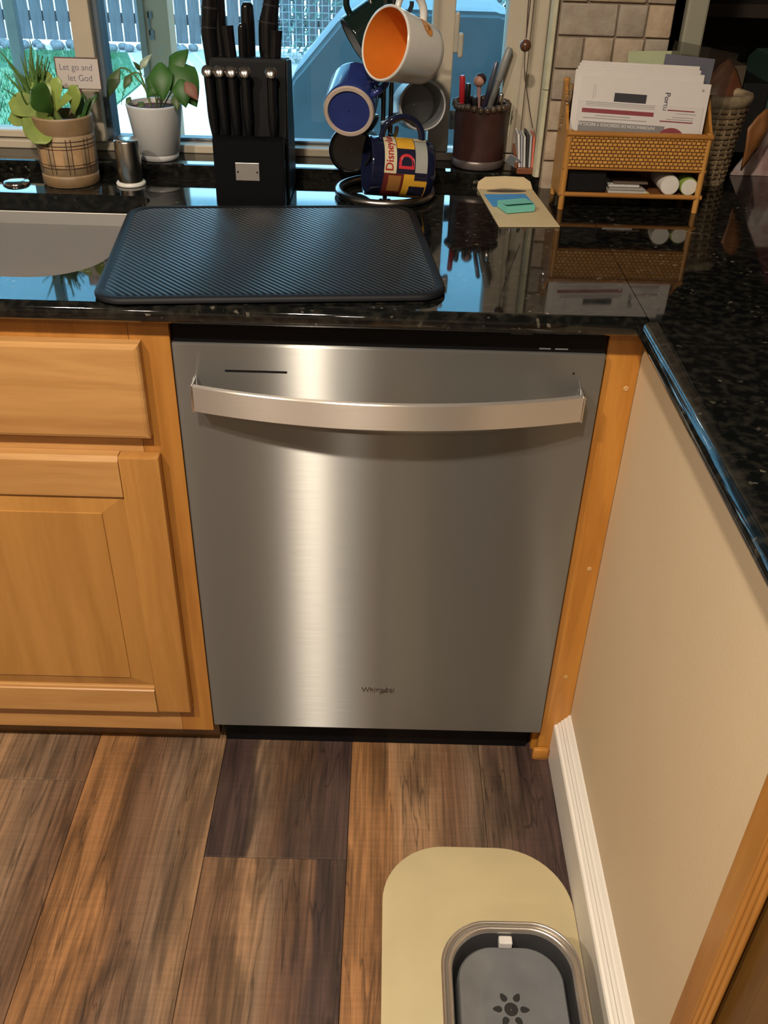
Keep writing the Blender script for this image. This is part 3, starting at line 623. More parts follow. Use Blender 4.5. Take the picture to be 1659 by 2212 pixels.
ab = (.086, .966, .233); bc = Vector((.228, .444, 1.0645)) + Vector(ab).normalized() * .046
mug('blue_mug', 'cobalt blue mug hung with its tan-ringed base facing out', bc, ab, (.8, 0, .5), .0435, .092, BLUE, BLUE, TANC, handle_r=.026)
ag = (.17, -.97, .18); mug('grey_mug', 'grey mug with its mouth facing the room under the white one', at_mouth((.3515, .492, 1.069), ag, .085), ag, (-.8, -.2, -.4), .0405, .085, GREYC, GREYI, handle_r=.026)
ad = (-.975, -.20, .10); dmug = mug('printed_mug', 'navy mug with red lettering and yellow panels lying at the tree foot', (.3125, .476, .9705), ad, (0, 0, 1), .0485, .112, NAVYC, NAVYC, handle_r=.034, hth=.005)
CREAM = mat('cream_print', (.55, .47, .31), .3); REDP = mat('red_print', (.34, .015, .02), .3); YEL = mat('yellow_print', (.62, .33, .03), .3); NAVP = mat('dark_navy_print', (.012, .012, .03), .25); MAR = mat('maroon_print', (.12, .018, .015), .3); GRYP = mat('grey_print', (.30, .30, .27), .4); BRNP = mat('gold_brown_print', (.28, .12, .03), .4)
R0 = .0489
cyl(dmug, -88, 70, .0135, .0345, R0, CREAM, 'cream_band'); cyl(dmug, -150, -88, .0135, .0345, R0, MAR, 'maroon_panel')
cyl(dmug, -38, 28, -.018, .0125, R0, YEL, 'yellow_panel'); cyl(dmug, -88, -38, -.018, .0125, R0, NAVP, 'navy_panel'); cyl(dmug, -150, -88, .000, .0125, R0, MAR, 'maroon_panel'); cyl(dmug, -150, -88, -.042, -.0005, R0, YEL, 'yellow_panel')
cyl(dmug, -12, 60, -.042, -.019, R0, CREAM, 'cream_band'); cyl(dmug, -84, -14, -.040, -.019, R0, GRYP, 'grey_panel'); cyl(dmug, -100, -84, -.042, -.019, R0, NAVP, 'navy_panel')
cyl(dmug, -140, -112, -.040, -.012, R0 + .0003, NAVP, 'navy_panel'); cyl(dmug, -128, -92, .004, .026, R0 + .0003, BRNP, 'gold_panel')
rd = lambda z: R0 + .0007
text('lettering', 'Disneyland', .0190, REDP, dmug, on_cyl(-84, .0195, rd), local=True, offset=.0002)
text('initial_letter', 'D', .038, mat('bright_red_print', (.50, .03, .04), .3), dmug, on_cyl(-81, -.0165, rd), local=True, offset=.0006)
mug('black_mug', 'plain black mug hung low at the back left of the tree', (.2335, .556, .982), (.1, .97, -.12), (.6, 0, .8), .041, .085, mat('black_glaze', (.004, .004, .005), .1), BLACKG, handle_r=.024)
mug('dark_green_mug', 'very dark mug hung behind the white one at the top', (.266, .556, 1.178), (-.80, -.25, -.50), (.2, .1, .95), .041, .085, mat('bottle_green_glaze', (.006, .014, .012), .1), GREYI, handle_r=.028)

# ================================================================== PLANTS
LEAFL = mat('light_succulent_leaf', (.22, .29, .065), .4, 0, .25, 30, sss=.2); LEAFD = mat('dark_succulent_leaf', (.04, .11, .02), .4, 0, .25, 30)
ALOE = mat('aloe_leaf', (.10, .20, .05), .45, 0, .25, 40); POTH = mat('pothos_leaf', (.028, .105, .012), .5, 0, .3, 25); POTHD = mat('dull_pothos_leaf', (.06, .10, .03), .5, 0, .2, 25); PINKL = mat('dried_leaf', (.22, .09, .06), .6); STEM = mat('plant_stem', (.12, .17, .04), .5); PALEL = mat('pale_leaf', (.30, .38, .28), .4)
def leaf(base, tip, w, kind, nrm=(0, -.75, .66), sag=.0, th=.0016, cup=.12, n=10):
    B, T = Vector(base), Vector(tip); d = (T - B); L_ = d.length; dn = d.normalized(); nv = Vector(nrm); nv = (nv - dn * nv.dot(dn)).normalized(); sd = dn.cross(nv)
    bm = NB(); up = []; lo = []
    for i in range(n + 1):
        t = i / n
        if kind == 'paddle': wd = (.28 + .72 * math.sin(min(1, t / .72) * PI / 2) ** 1.6) * (math.sqrt(max(0, 1 - ((t - .72) / .28) ** 2)) if t > .72 else 1)
        elif kind == 'spike': wd = (1 - t) ** .8
        elif kind == 'strap': wd = math.sqrt(max(0, 1 - (2 * t - 1) ** 4)) * .9 + .02
        else: wd = (math.sin(PI * min(1, (t + .02) / .56) / 2) ** .6) if t < .3 else math.cos((t - .3) / .7 * PI / 2) ** .9
        wd = max(wd, .02) * w / 2; c = B.lerp(T, t) + nv * sag * L_ * 4 * t * (1 - t)
        ru = []; rl = []
        for k in range(7):
            u = -1 + k / 3; e = (1 - u * u); p = c + sd * wd * u + nv * (cup * wd * (u * u) * (1 if kind != 'heart' else -1.2))
            ru.append(bm.verts.new(p + nv * th * e)); rl.append(bm.verts.new(p - nv * th * e - nv * .0001))
        up.append(ru); lo.append(rl)
    for rows in (up, lo):
        for a, c in zip(rows, rows[1:]):
            for k in range(6): bm.faces.new((a[k], a[k + 1], c[k + 1], c[k]))
    for a, c, a2, c2 in zip(up, up[1:], lo, lo[1:]):
        bm.faces.new((a[0], c[0], c2[0], a2[0])); bm.faces.new((a[6], c[6], c2[6], a2[6]))
    return bm
# plaid pot
pp = thing('plaid_pot', 'tan ceramic pot with brown plaid bands holding succulents', 'pot', (-.277, .534, .914))
Mp = Matrix.Translation((-.277, .534, .9142))
POTC = mat('tan_pot_glaze', (.33, .225, .125), .5, 0, .12, 60); POTB = mat('brown_pot_band', (.20, .125, .06), .5, 0, .1, 60)
b = NB(); lathe(b, [(.046, 0), (.0485, .002), (.0492, .018), (.0482, .0195), (.0482, .0215), (.0496, .0225), (.0510, .085), (.0500, .0865), (.0500, .088), (.0512, .089), (.0516, .114), (.0508, .116), (.0475, .116), (.046, .09), (.045, .02), (.001, .018)], 56, Mp, True); obj('body', b, POTC, pp, 60)
b = NB(); lathe(b, [(.0493, .0895 + .0), (.0514, .0902), (.0519, .113), (.0514, .1145)], 56, Mp, False); obj('top_band', b, POTB, pp, 60)
b = NB(); lathe(b, [(.0488, .003), (.0495, .004), (.0497, .017), (.049, .018)], 56, Mp, False); obj('foot_band', b, POTB, pp, 60)
PLAID = mat('plaid_line', (.045, .022, .012), .6); PLAIDP = mat('plaid_patch', (.42, .255, .125), .55, 0, .12, 80)
rp = lambda z: .0499 + (.0513 - .0499) * (z - .0225) / .0625
def pring(z0, z1, m, nm, e=.0004): b = NB(); lathe(b, [(rp(z0) + e, z0), (rp(z1) + e, z1)], 56, Mp, False); obj(nm, b, m, pp, 60)
for k in range(10):
    a0 = math.radians(k * 36 + 8); b = NB(); n = 6; Rr = []
    for i in range(n + 1):
        a = a0 + math.radians(19) * i / n; Rr.append([b.verts.new(Mp @ Vector(((rp(zz) + .0002) * math.cos(a), (rp(zz) + .0002) * math.sin(a), zz))) for zz in (.036, .07)])
    for p, q in zip(Rr, Rr[1:]): b.faces.new((p[0], q[0], q[1], p[1]))
    obj('plaid_patch', b, PLAIDP, pp, 60)
for z in (.0335, .039, .066, .0715, .0785): pring(z, z + .0013, PLAID, 'plaid_line')
for k in range(20):
    a0 = math.radians((k // 2) * 36 + (0 if k % 2 else 9) - 2); b = NB(); Rr = []
    for i in range(3):
        a = a0 + .026 * i / 2; Rr.append([b.verts.new(Mp @ Vector(((rp(zz) + .0005) * math.cos(a), (rp(zz) + .0005) * math.sin(a), zz))) for zz in (.024, .0835)])
    for p, q in zip(Rr, Rr[1:]): b.faces.new((p[0], q[0], q[1], p[1]))
    obj('plaid_line', b, PLAID, pp, 60)
b = NB(); lathe(b, [(.0462, .100), (.03, .103), (.001, .104)], 40, Mp, False); obj('soil', b, mat('potting_soil', (.03, .022, .015), .9, bump=.8, bscale=300), pp, 60)
PADDLE = [((-.29, .53, 1.031), (-.361, .52, 1.048), .036), ((-.291, .53, 1.027), (-.365, .515, 1.022), .029), ((-.29, .52, 1.025), (-.335, .495, 1.009), .034), ((-.292, .52, 1.025), (-.314, .478, .992), .042), ((-.288, .52, 1.037), (-.306, .485, 1.077), .04), ((-.287, .53, 1.035), (-.338, .55, 1.063), .029), ((-.286, .53, 1.039), (-.318, .56, 1.092), .036), ((-.285, .53, 1.039), (-.294, .54, 1.079), .018), ((-.283, .53, 1.036), (-.271, .53, 1.091), .017), ((-.284, .53, 1.035), (-.245, .52, 1.068), .014), ((-.254, .53, 1.032), (-.235, .51, 1.081), .024), ((-.285, .53, 1.039), (-.337, .57, 1.082), .026)]
su = thing('rosette_succulent', 'light green paddle-leaf succulent spilling over the plaid pot rim', 'succulent', (-.288, .53, 1.02))
for i, (p, q, w) in enumerate(PADDLE): obj('leaf', leaf(p, q, w * 1.22, 'paddle', sag=.06, th=.0022), LEAFD if i == 4 else LEAFL, su, 60)
b = NB(); tube(b, smooth_path([(-.277, .534, 1.012), (-.284, .531, 1.025), (-.288, .53, 1.04)]), .006, 8); obj('stem', b, STEM, su, 60)
al = thing('spiky_succulent', 'spiky aloe-like succulent at the back of the plaid pot', 'succulent', (-.31, .555, 1.02))
for i in range(34):
    a = random.uniform(0, 2 * PI); e = random.uniform(.25, 1.45); L_ = random.uniform(.065, .105); o = Vector((-.322 + random.uniform(-.012, .02), .548 + random.uniform(-.01, .008), 1.045 + random.uniform(-.02, .012)))
    q = o + Vector((math.cos(a) * math.cos(e) * L_, math.sin(a) * math.cos(e) * L_ * .6, math.sin(e) * L_))
    if q.x > -.292: q.x = -.292 - .3 * (q.x + .292); q.z += .01
    obj('leaf', leaf(o, q, .0085, 'spike', sag=.05, th=.0015, n=6), ALOE, al, 60)
b = NB(); tube(b, smooth_path([(-.292, .54, 1.014), (-.31, .546, 1.03), (-.322, .548, 1.06)]), .005, 8); obj('stem', b, STEM, al, 60)
st = thing('strap_succulent', 'small dark strap-leaf succulent at the right of the plaid pot', 'succulent', (-.243, .535, 1.016))
for p, q, w in [((-.243, .537, 1.018), (-.236, .55, 1.059), .011), ((-.24, .535, 1.018), (-.214, .55, 1.060), .010), ((-.246, .538, 1.018), (-.243, .56, 1.062), .012), ((-.241, .533, 1.018), (-.222, .53, 1.058), .008), ((-.248, .535, 1.018), (-.252, .555, 1.05), .010)]: obj('leaf', leaf(p, q, w, 'strap', sag=.1, th=.002), LEAFD, st, 60)
# sign
sg = thing('plant_sign', 'small white handwritten sign stuck in the plaid pot', 'sign', (-.245, .552, 1.016))
sx0, sx1, sz0, sz1 = -.2815, -.2055, 1.067, 1.1175; sy = .5525
b = NB(); bx(b, sx0, sx1, sy, sy + .004, sz0, sz1, .0006); obj('frame', b, mat('sign_brown_edge', (.10, .045, .03), .6), sg)
b = NB(); bx(b, sx0 + .0022, sx1 - .0012, sy - .0006, sy, sz0 + .0015, sz1 - .0018); obj('card', b, mat('sign_card', (.52, .46, .43), .6, 0, .02), sg)
b = NB(); bx(b, -.246, -.242, sy + .0005, sy + .0035, 1.0165, sz0); obj('stick', b, MATS['sign_brown_edge'], sg)
INK = mat('purple_ink', (.13, .11, .17), .6)
text('lettering', 'Let go and', .0145, INK, sg, lambda x, y, z: (-.2745 + x * .93, sy - .0009, 1.0975 + y), offset=-.0001); text('lettering', 'let God', .0145, INK, sg, lambda x, y, z: (-.262 + x * .95, sy - .0009, 1.0805 + y), offset=-.0001)

# white pot
wp = thing('white_pot', 'white ceramic plant pot standing on the window ledge', 'pot', (-.137, .633, .9355))
Mw = Matrix.Translation((-.137, .633, .9357))
b = NB(); lathe(b, [(.034, 0), (.0365, .001), (.0378, .008), (.0372, .0095), (.0372, .0115), (.0392, .0125), (.0505, .093), (.0512, .095), (.0505, .0968), (.048, .0968), (.040, .02), (.001, .02)], 56, Mw, True); obj('body', b, mat('white_ceramic', (.60, .59, .58), .35, 0, .02), wp, 60)
b = NB(); lathe(b, [(.0468, .088), (.02, .09), (.001, .091)], 40, Mw, False); obj('soil', b, mat('red_brown_soil', (.09, .02, .015), .9), wp, 60)
ht = thing('leafy_houseplant', 'houseplant with drooping heart-shaped green leaves in the white pot', 'plant', (-.135, .632, 1.025))
HEART = [((-.192, .63, 1.087), (-.218, .62, 1.039), .024, POTHD), ((-.172, .63, 1.08), (-.185, .62, 1.056), .016, POTHD), ((-.156, .63, 1.088), (-.132, .64, 1.113), .014, PALEL), ((-.154, .63, 1.087), (-.163, .62, 1.103), .009, POTHD), ((-.113, .61, 1.104), (-.108, .585, 1.045), .042, POTH), ((-.094, .625, 1.104), (-.052, .60, 1.034), .062, POTH), ((-.098, .62, 1.092), (-.066, .64, 1.122), .034, POTH), ((-.114, .6, 1.078), (-.138, .59, 1.049), .026, POTH), ((-.077, .6, 1.080), (-.069, .585, 1.035), .034, POTH), ((-.068, .596, 1.076), (-.046, .587, 1.047), .022, PINKL), ((-.089, .6, 1.055), (-.084, .585, 1.03), .018, POTHD), ((-.178, .63, 1.042), (-.184, .62, 1.03), .011, POTHD), ((-.155, .63, 1.034), (-.163, .62, 1.026), .015, POTHD), ((-.125, .605, 1.09), (-.122, .59, 1.05), .03, POTH)]
for p, q, w, m in HEART: obj('leaf', leaf(p, q, w, 'heart', sag=.10, th=.0006, cup=.18), m, ht, 60)
for path in [[(-.142, .63, 1.025), (-.15, .63, 1.058), (-.166, .63, 1.078), (-.177, .63, 1.088), (-.188, .63, 1.09), (-.192, .63, 1.087)], [(-.142, .63, 1.025), (-.148, .63, 1.058), (-.155, .63, 1.079), (-.164, .63, 1.083), (-.172, .63, 1.08)], [(-.142, .63, 1.025), (-.15, .63, 1.062), (-.154, .63, 1.077), (-.155, .63, 1.088)], [(-.133, .63, 1.025), (-.125, .63, 1.051), (-.12, .63, 1.074), (-.113, .61, 1.102)], [(-.125, .63, 1.025), (-.113, .63, 1.059), (-.1, .63, 1.086), (-.091, .62, 1.099)], [(-.13, .63, 1.025), (-.131, .63, 1.05), (-.114, .6, 1.076)], [(-.121, .63, 1.025), (-.1, .63, 1.055), (-.077, .6, 1.077)]]:
    b = NB(); tube(b, smooth_path(path, 5), .0014, 6); obj('stem', b, STEM, ht, 60)
b = NB(); tube(b, smooth_path([(-.185, .62, 1.056), (-.191, .62, 1.039), (-.193, .62, 1.03)], 5), .0006, 5); obj('leaf_tip', b, STEM, ht)

# ================================================================== AIR GAP CAP AND HOLE COVER
ac = thing('air_gap_cap', 'short chrome cylinder cap with white ring behind the sink', 'cap', (-.169, .532, .914))
Ma = Matrix.Translation((-.169, .530, .9142))
b = NB(); lathe(b, [(.0225, 0), (.026, .0005), (.0265, .003), (.0245, .0055), (.022, .006)], 40, Ma); obj('white_ring', b, mat('white_plastic', (.66, .64, .60), .4), ac, 60)
b = NB(); lathe(b, [(.0215, .006), (.0218, .074), (.021, .0765), (.0195, .0775), (.001, .0778)], 48, Ma); obj('cap', b, mat('brushed_chrome', (.60, .57, .53), .22, 1.0, .04), ac, 40)
b = NB(); lathe(b, [(.024, 0), (.0245, .002), (.021, .0055), (.012, .007), (.001, .0075)], 40, Matrix.Translation((-.371, .514, .9141))); tag(obj('sink_hole_cover', b, CHROME, None, 60), 'flat round chrome disc lying behind the sink at the left edge', 'cover')

# ================================================================== PEN CUP
pc2 = thing('pen_cup', 'dark brown leather-covered pen jar with beaded rim on the ledge', 'pen cup', (.4655, .652, .9355))
Mc = Matrix.Translation((.4655, .648, .9357))
LEA = mat('brown_leather', (.050, .018, .014), .45, 0, .25, 25, .3, 120)
b = NB(); lathe(b, [(.040, 0), (.046, .002), (.0482, .010), (.0482, .10), (.0495, .104), (.0485, .108), (.0445, .108), (.044, .012), (.001, .010)], 56, Mc); obj('leather_sleeve', b, LEA, pc2, 60)
b = NB(); lathe(b, [(.0486, .0015), (.0502, .004), (.0502, .014), (.0488, .016)], 56, Mc, False); obj('foot_band', b, mat('dull_pewter', (.16, .13, .12), .35, .5), pc2, 60)
BEAD = mat('dark_bead', (.07, .045, .03), .25)
bme = NB(); bmesh.ops.create_uvsphere(bme, u_segments=10, v_segments=7, radius=.0062); b0 = obj('bead', bme, BEAD, None, 180)
for k in range(26):
    a = 2 * PI * k / 26; o = b0 if k == 0 else b0.copy()
    if k: COL.objects.link(o)
    o.parent = pc2; o.matrix_parent_inverse = WORLD(pc2).inverted(); o.location = (.4655 + .049 * math.cos(a), .648 + .049 * math.sin(a), 1.0435 + .0015 * math.sin(5 * a))
def pen(label, p, q, r, m, tip=None, cat='pen'):
    P, Q = Vector(p), Vector(q); t = thing('pen', label, cat, p, group='pens in the jar')
    b = NB(); tube(b, [P, P.lerp(Q, .72), P.lerp(Q, .98), Q], [r, r, r * .95, r * .7], 12); obj('barrel', b, m, t, 50)
    b = NB(); tube(b, [P.lerp(Q, .70), P.lerp(Q, .705), P.lerp(Q, .985), Q + (Q - P).normalized() * .001], [r * 1.0, r * 1.13, r * 1.13, r * .75], 12); obj('pen_cap', b, tip or m, t, 50)
pen('thick grey marker leaning right out of the pen jar', (.455, .645, .955), (.508, .658, 1.137), .0065, mat('grey_marker', (.13, .13, .125), .4), mat('grey_marker_cap', (.22, .22, .21), .4))
pen('dark blue pen leaning right beside the grey marker', (.450, .64, .95), (.486, .648, 1.115), .0042, mat('dark_blue_pen', (.02, .02, .04), .3), mat('silver_blue_cap', (.10, .11, .15), .3, .5))
pen('bright red pen standing at the left of the jar', (.4315, .632, .95), (.4245, .628, 1.094), .0048, mat('red_pen', (.50, .02, .03), .35))
pen('black pen with a bent clip near the red pen', (.438, .645, .95), (.437, .64, 1.079), .0048, mat('black_pen', (.012, .012, .013), .3))
pen('short black pen at the front of the jar', (.46, .63, .95), (.449, .612, 1.062), .0045, MATS['black_pen'])
pen('short dark pen at the right of the jar', (.485, .64, .95), (.498, .63, 1.066), .0045, mat('blue_black_pen', (.015, .018, .03), .3), CHROME)
pen('short black marker at the back right of the jar', (.48, .66, .95), (.492, .668, 1.07), .006, MATS['black_pen'])
fg = thing('figurine_pen', 'pen with a small pink doll head peeking out of the jar', 'pen', (.466, .665, .95), group='pens in the jar')
b = NB(); tube(b, [(.463, .668, .95), (.460, .672, 1.07)], .004, 10); obj('barrel', b, mat('pink_plastic', (.45, .25, .25), .5), fg)
b = NB(); bmesh.ops.create_uvsphere(b, u_segments=16, v_segments=10, radius=.0105, matrix=Matrix.Translation((.4595, .672, 1.079))); obj('head', b, mat('doll_skin', (.50, .26, .18), .5), fg, 180)
b = NB(); bmesh.ops.create_uvsphere(b, u_segments=16, v_segments=10, radius=.0112, matrix=Matrix.Translation((.4615, .6745, 1.081))); obj('hair', b, mat('doll_hair', (.03, .012, .01), .5), fg, 180)

# ================================================================== CARD HOLDER
ch = thing('card_holder', 'small brown wooden holder full of cards on the ledge', 'card holder', (.562, .628, .9355))
CW = wood('reddish_wood', (.13, .04, .018), (.21, .07, .03), 'x')
b = NB(); bx(b, .5345, .5755, .589, .655, .9357, .946, .001); obj('base', b, CW, ch); b = NB(); prism(b, [(.592, .946), (.655, .946), (.655, .985), (.62, .972), (.592, .955)], 'x', .5712, .5755); obj('side', b, CW, ch); b = NB(); prism(b, [(.592, .946), (.655, .946), (.655, .975), (.62, .962), (.592, .955)], 'x', .530, .5345); obj('side', b, CW, ch)
cc = [((.62, .60, .57), 'white'), ((.35, .36, .40), 'grey-blue'), ((.55, .53, .50), 'off-white'), ((.03, .03, .03), 'black'), ((.40, .41, .42), 'light grey'), ((.62, .16, .10), 'orange-red'), ((.42, .36, .26), 'cream')]
for i, (c, nm) in enumerate(cc):
    t = NB(); x = .5372 + i * .0047; sl_ = -.007 + i * .0011
    prism(t, [(x, .9465), (x + .0036, .9465), (x + .0036 + sl_, 1.004 - .002 * (i % 3)), (x + sl_, 1.004 - .002 * (i % 3))], 'y', .597, .648)
    tag(obj('card', t, mat('card_' + nm, c, .5)), '%s card standing in the small wooden holder' % nm, 'card', 'cards in the wooden holder')
b = NB(); prism(b, [(.5745, .952), (.577, .951), (.574, .995), (.580, 1.012), (.571, 1.024), (.565, 1.01), (.569, .99)], 'y', .60, .612); tag(obj('folded_note', b, mat('green_paper', (.13, .18, .13), .6)), 'crumpled grey-green note at the right of the card holder', 'note')
b = NB(); bx(b, -.011, .011, -.0008, .0008, -.011, .011, .0003, 1, Matrix.Translation((.526, .598, .957)) @ Matrix.Rotation(.5, 4, 'Y') @ Matrix.Rotation(.6, 4, 'X')); tag(obj('foil_packet', b, mat('silver_foil', (.60, .66, .72), .2, .7)), 'small silvery packet leaning on the card holder', 'packet')

# ---- blind cord with bead
cdx = thing('blind_cord', 'brown blind cord with wooden bead hanging beside the window', 'cord', (.525, .585, 1.02))
CORD = mat('brown_cord', (.07, .04, .035), .8)
for dx in (-.002, .002):
    b = NB(); tube(b, smooth_path([(.524 + dx * 1.6, .57, 1.5), (.5235 + dx, .57, 1.25), (.5245, .57, 1.165)], 5), .0009, 6); obj('strand', b, CORD, cdx)
b = NB(); bmesh.ops.create_uvsphere(b, u_segments=20, v_segments=12, radius=.0098, matrix=Matrix.Translation((.5245, .57, 1.154))); obj('bead', b, mat('wooden_bead', (.10, .04, .022), .25), cdx, 180)
b = NB(); tube(b, smooth_path([(.5245, .57, 1.146), (.528, .57, 1.11), (.541, .572, 1.06), (.553, .575, 1.02)], 5), .0009, 6); obj('tail', b, CORD, cdx)
b = NB(); tube(b, smooth_path([(.522, .60, 1.5), (.518, .60, 1.15), (.513, .60, 1.0)], 5), .0007, 6); tag(obj('white_pull_cord', b, mat('white_cord', (.5, .5, .36), .7)), 'thin pale pull cord hanging behind the wooden bead', 'cord')

# ================================================================== ENVELOPE, STICKY NOTES
Me = Matrix.Translation((.532, .346, .9142)) @ Matrix.Rotation(math.radians(5.2), 4, 'Z')
ev = thing('envelope', 'manila coin envelope with open flap lying on the counter', 'envelope', M=Me)
MANI = mat('manila_paper', (.52, .41, .24), .7, 0, .04, 25)
b = NB(); bx(b, -.0515, .0515, 0, .218, 0, .0016, .0004, 1); obj('body', b, MANI, ev, local=True)
b = NB(); R_ = []
for y, z, w in ((.218, .0012, .0515), (.223, .0045, .0512), (.2285, .0115, .049), (.232, .0190, .036)):
    R_.append([(-w, y, z), (0, y + .0015, z + .0012), (w, y, z), (w, y, z - .0006), (0, y + .0015, z + .0006), (-w, y, z - .0006)])
loops(b, R_); obj('flap', b, MANI, ev, 60, local=True)
b = NB(); bm_pts = [(.037 * math.cos(2 * PI * i / 32), .203 + .0095 * math.sin(2 * PI * i / 32)) for i in range(32)]; prism(b, bm_pts, 'z', .0016, .0019); obj('dark_oval', b, mat('dark_oval_brown', (.07, .055, .045), .8), ev, local=True)  # flat dark brown ellipse laid on the envelope body
Mn = Matrix.Translation((.513, .4885, .9162)) @ Matrix.Rotation(math.radians(8), 4, 'Z'); b = NB(); bx(b, -.038, .038, -.036, .036, 0, .0008, 0, 1, Mn); tag(obj('blue_sticky_note', b, mat('blue_paper', (.055, .26, .58), .7, 0, .03)), 'bright blue sticky note flat on the envelope', 'sticky note')
Mn2 = Matrix.Translation((.5185, .4345, .9171)) @ Matrix.Rotation(math.radians(19), 4, 'Z'); sp2 = thing('sticky_pad', 'small teal pad of sticky notes on the blue note', 'sticky pad', M=Mn2)
TEAL = mat('teal_paper', (.16, .50, .42), .7, 0, .03)
b = NB(); bx(b, -.0265, .0265, -.020, .020, 0, .0105, .0004, 1); obj('pad', b, TEAL, sp2, local=True)
b = NB(); R_ = [[(-.0265, y, z), (.0265, y, z + .0004), (.0265, y, z - .0004), (-.0265, y, z - .0005)] for y, z in ((.020, .0112), (.006, .0112), (-.008, .0125), (-.016, .0142))]; loops(b, R_); obj('top_sheet', b, TEAL, sp2, 60, local=True)

# ================================================================== RATTAN ORGANIZER
def weave():
    m = bpy.data.materials.new('woven_rattan'); N, L = nodes(m); b = N['Principled BSDF']; b.inputs['Roughness'].default_value = .45
    tc = N.new('ShaderNodeTexCoord'); mp = N.new('ShaderNodeMapping'); mp.inputs['Scale'].default_value = (125, 1, 130); L.new(tc.outputs['Object'], mp.inputs[0])
    bk = N.new('ShaderNodeTexBrick'); sw = N.new('ShaderNodeSeparateXYZ'); cb = N.new('ShaderNodeCombineXYZ'); L.new(mp.outputs[0], sw.inputs[0]); L.new(sw.outputs[0], cb.inputs[0]); L.new(sw.outputs[2], cb.inputs[1]); L.new(cb.outputs[0], bk.inputs['Vector'])
    bk.inputs['Color1'].default_value = (.58, .29, .065, 1); bk.inputs['Color2'].default_value = (.48, .22, .045, 1); bk.inputs['Mortar'].default_value = (.15, .055, .010, 1)
    bk.inputs['Scale'].default_value = 1; bk.inputs['Mortar Size'].default_value = .14; bk.inputs['Mortar Smooth'].default_value = .8; bk.inputs['Brick Width'].default_value = 1.0; bk.inputs['Row Height'].default_value = .75
    L.new(bk.outputs['Color'], b.inputs['Base Color']); bp = N.new('ShaderNodeBump'); bp.inputs['Strength'].default_value = .9; bp.inputs['Distance'].default_value = .002; bp.invert = True; L.new(bk.outputs['Fac'], bp.inputs['Height']); L.new(bp.outputs[0], b.inputs['Normal'])
    return m
RAT = wood('rattan_pole', (.34, .15, .03), (.52, .26, .065), 'z', off=4); RATX = wood('rattan_rail', (.26, .10, .02), (.42, .19, .045), 'x', off=6); WEAVE = weave()
OX0, OX1, OY0, OY1 = .594, .8385, .449, .552
og = thing('letter_organizer', 'woven rattan letter organizer with lower shelf on the counter', 'organizer', (.716, .50, .914))
for x in (OX0 + .005, OX1 - .005):
    b = NB(); tube(b, [(x, OY0 + .005, .9142), (x, OY0 + .005, 1.046)], .0052, 10); obj('front_leg', b, RAT, og, 60)
    b = NB(); tube(b, [(x, OY1 - .005, .9142), (x, OY1 - .005, 1.11)], .0052, 10); obj('back_leg', b, RAT, og, 60)
for x0, x1 in ((OX0 - .001, OX0 + .004), (OX1 - .004, OX1 + .001)):
    b = NB(); prism(b, [(OY0 + .006, .936), (OY1 - .006, .932), (OY1 - .004, 1.108), (OY1 - .03, 1.10), (OY0 + .03, 1.058), (OY0 + .006, 1.04)], 'x', x0, x1); obj('side_panel', b, MAPLE_F, og)
b = NB(); bx(b, OX0 + .004, OX1 - .004, OY0 + .001, OY0 + .006, .986, 1.037, .001); obj('woven_front', b, WEAVE, og)
b = NB(); tube(b, [(OX0, OY0 + .003, 1.040), (OX1, OY0 + .003, 1.040)], .0048, 10); obj('top_rail', b, RATX, og, 60)
b = NB(); tube(b, [(OX0, OY0 + .003, .984), (OX1, OY0 + .003, .984)], .0024, 8); obj('lower_binding', b, RATX, og, 60)
b = NB(); tube(b, [(OX0 - .002, OY0 + .004, .940), (OX1 + .002, OY0 + .004, .940)], .0042, 10); obj('shelf_rail', b, RATX, og, 60)
b = NB(); bx(b, OX0 + .004, OX1 - .004, OY0 + .006, OY1 - .004, .936, .941); obj('shelf', b, mat('shelf_wood', (.14, .05, .015), .5), og)
b = NB(); bx(b, OX0 + .004, OX1 - .004, OY0 + .008, OY1 - .004, .986, .990); obj('letter_floor', b, MATS['shelf_wood'], og)
b = NB(); bx(b, OX0 + .004, OX1 - .004, OY1 - .008, OY1 - .003, .936, 1.10); obj('back_panel', b, MATS['shelf_wood'], og)
# things on the lower shelf
b = NB(); bx(b, .607, .674, .462, .54, .9412, .979, .003); tag(obj('black_pouch', b, BLACKP), 'black pouch in the left half of the organizer lower shelf', 'pouch')
for i, (x0, x1, c, lb) in enumerate(((.680, .748, (.42, .40, .36), 'lowest pale card of the stack on the organizer shelf'), (.682, .742, (.30, .27, .24), 'grey card second from the bottom on the organizer shelf'), (.681, .735, (.50, .49, .46), 'white card on top of the organizer shelf stack'), (.69, .75, (.10, .07, .05), 'dark brown leaflet lying behind the shelf card stack'))):
    b = NB(); bx(b, x0, x1, .463 + i * .004, .535, .9412 + i * .0042, .9446 + i * .0042, .0004, 1); tag(obj('card', b, mat('shelf_card_%d' % i, c, .6)), lb, 'card', 'cards on the organizer shelf')
b = NB(); bx(b, .742, .752, .458, .475, .9412, .9424); tag(obj('yellow_slip', b, mat('yellow_paper', (.55, .45, .12), .6)), 'little yellow paper corner at the front of the shelf', 'slip')
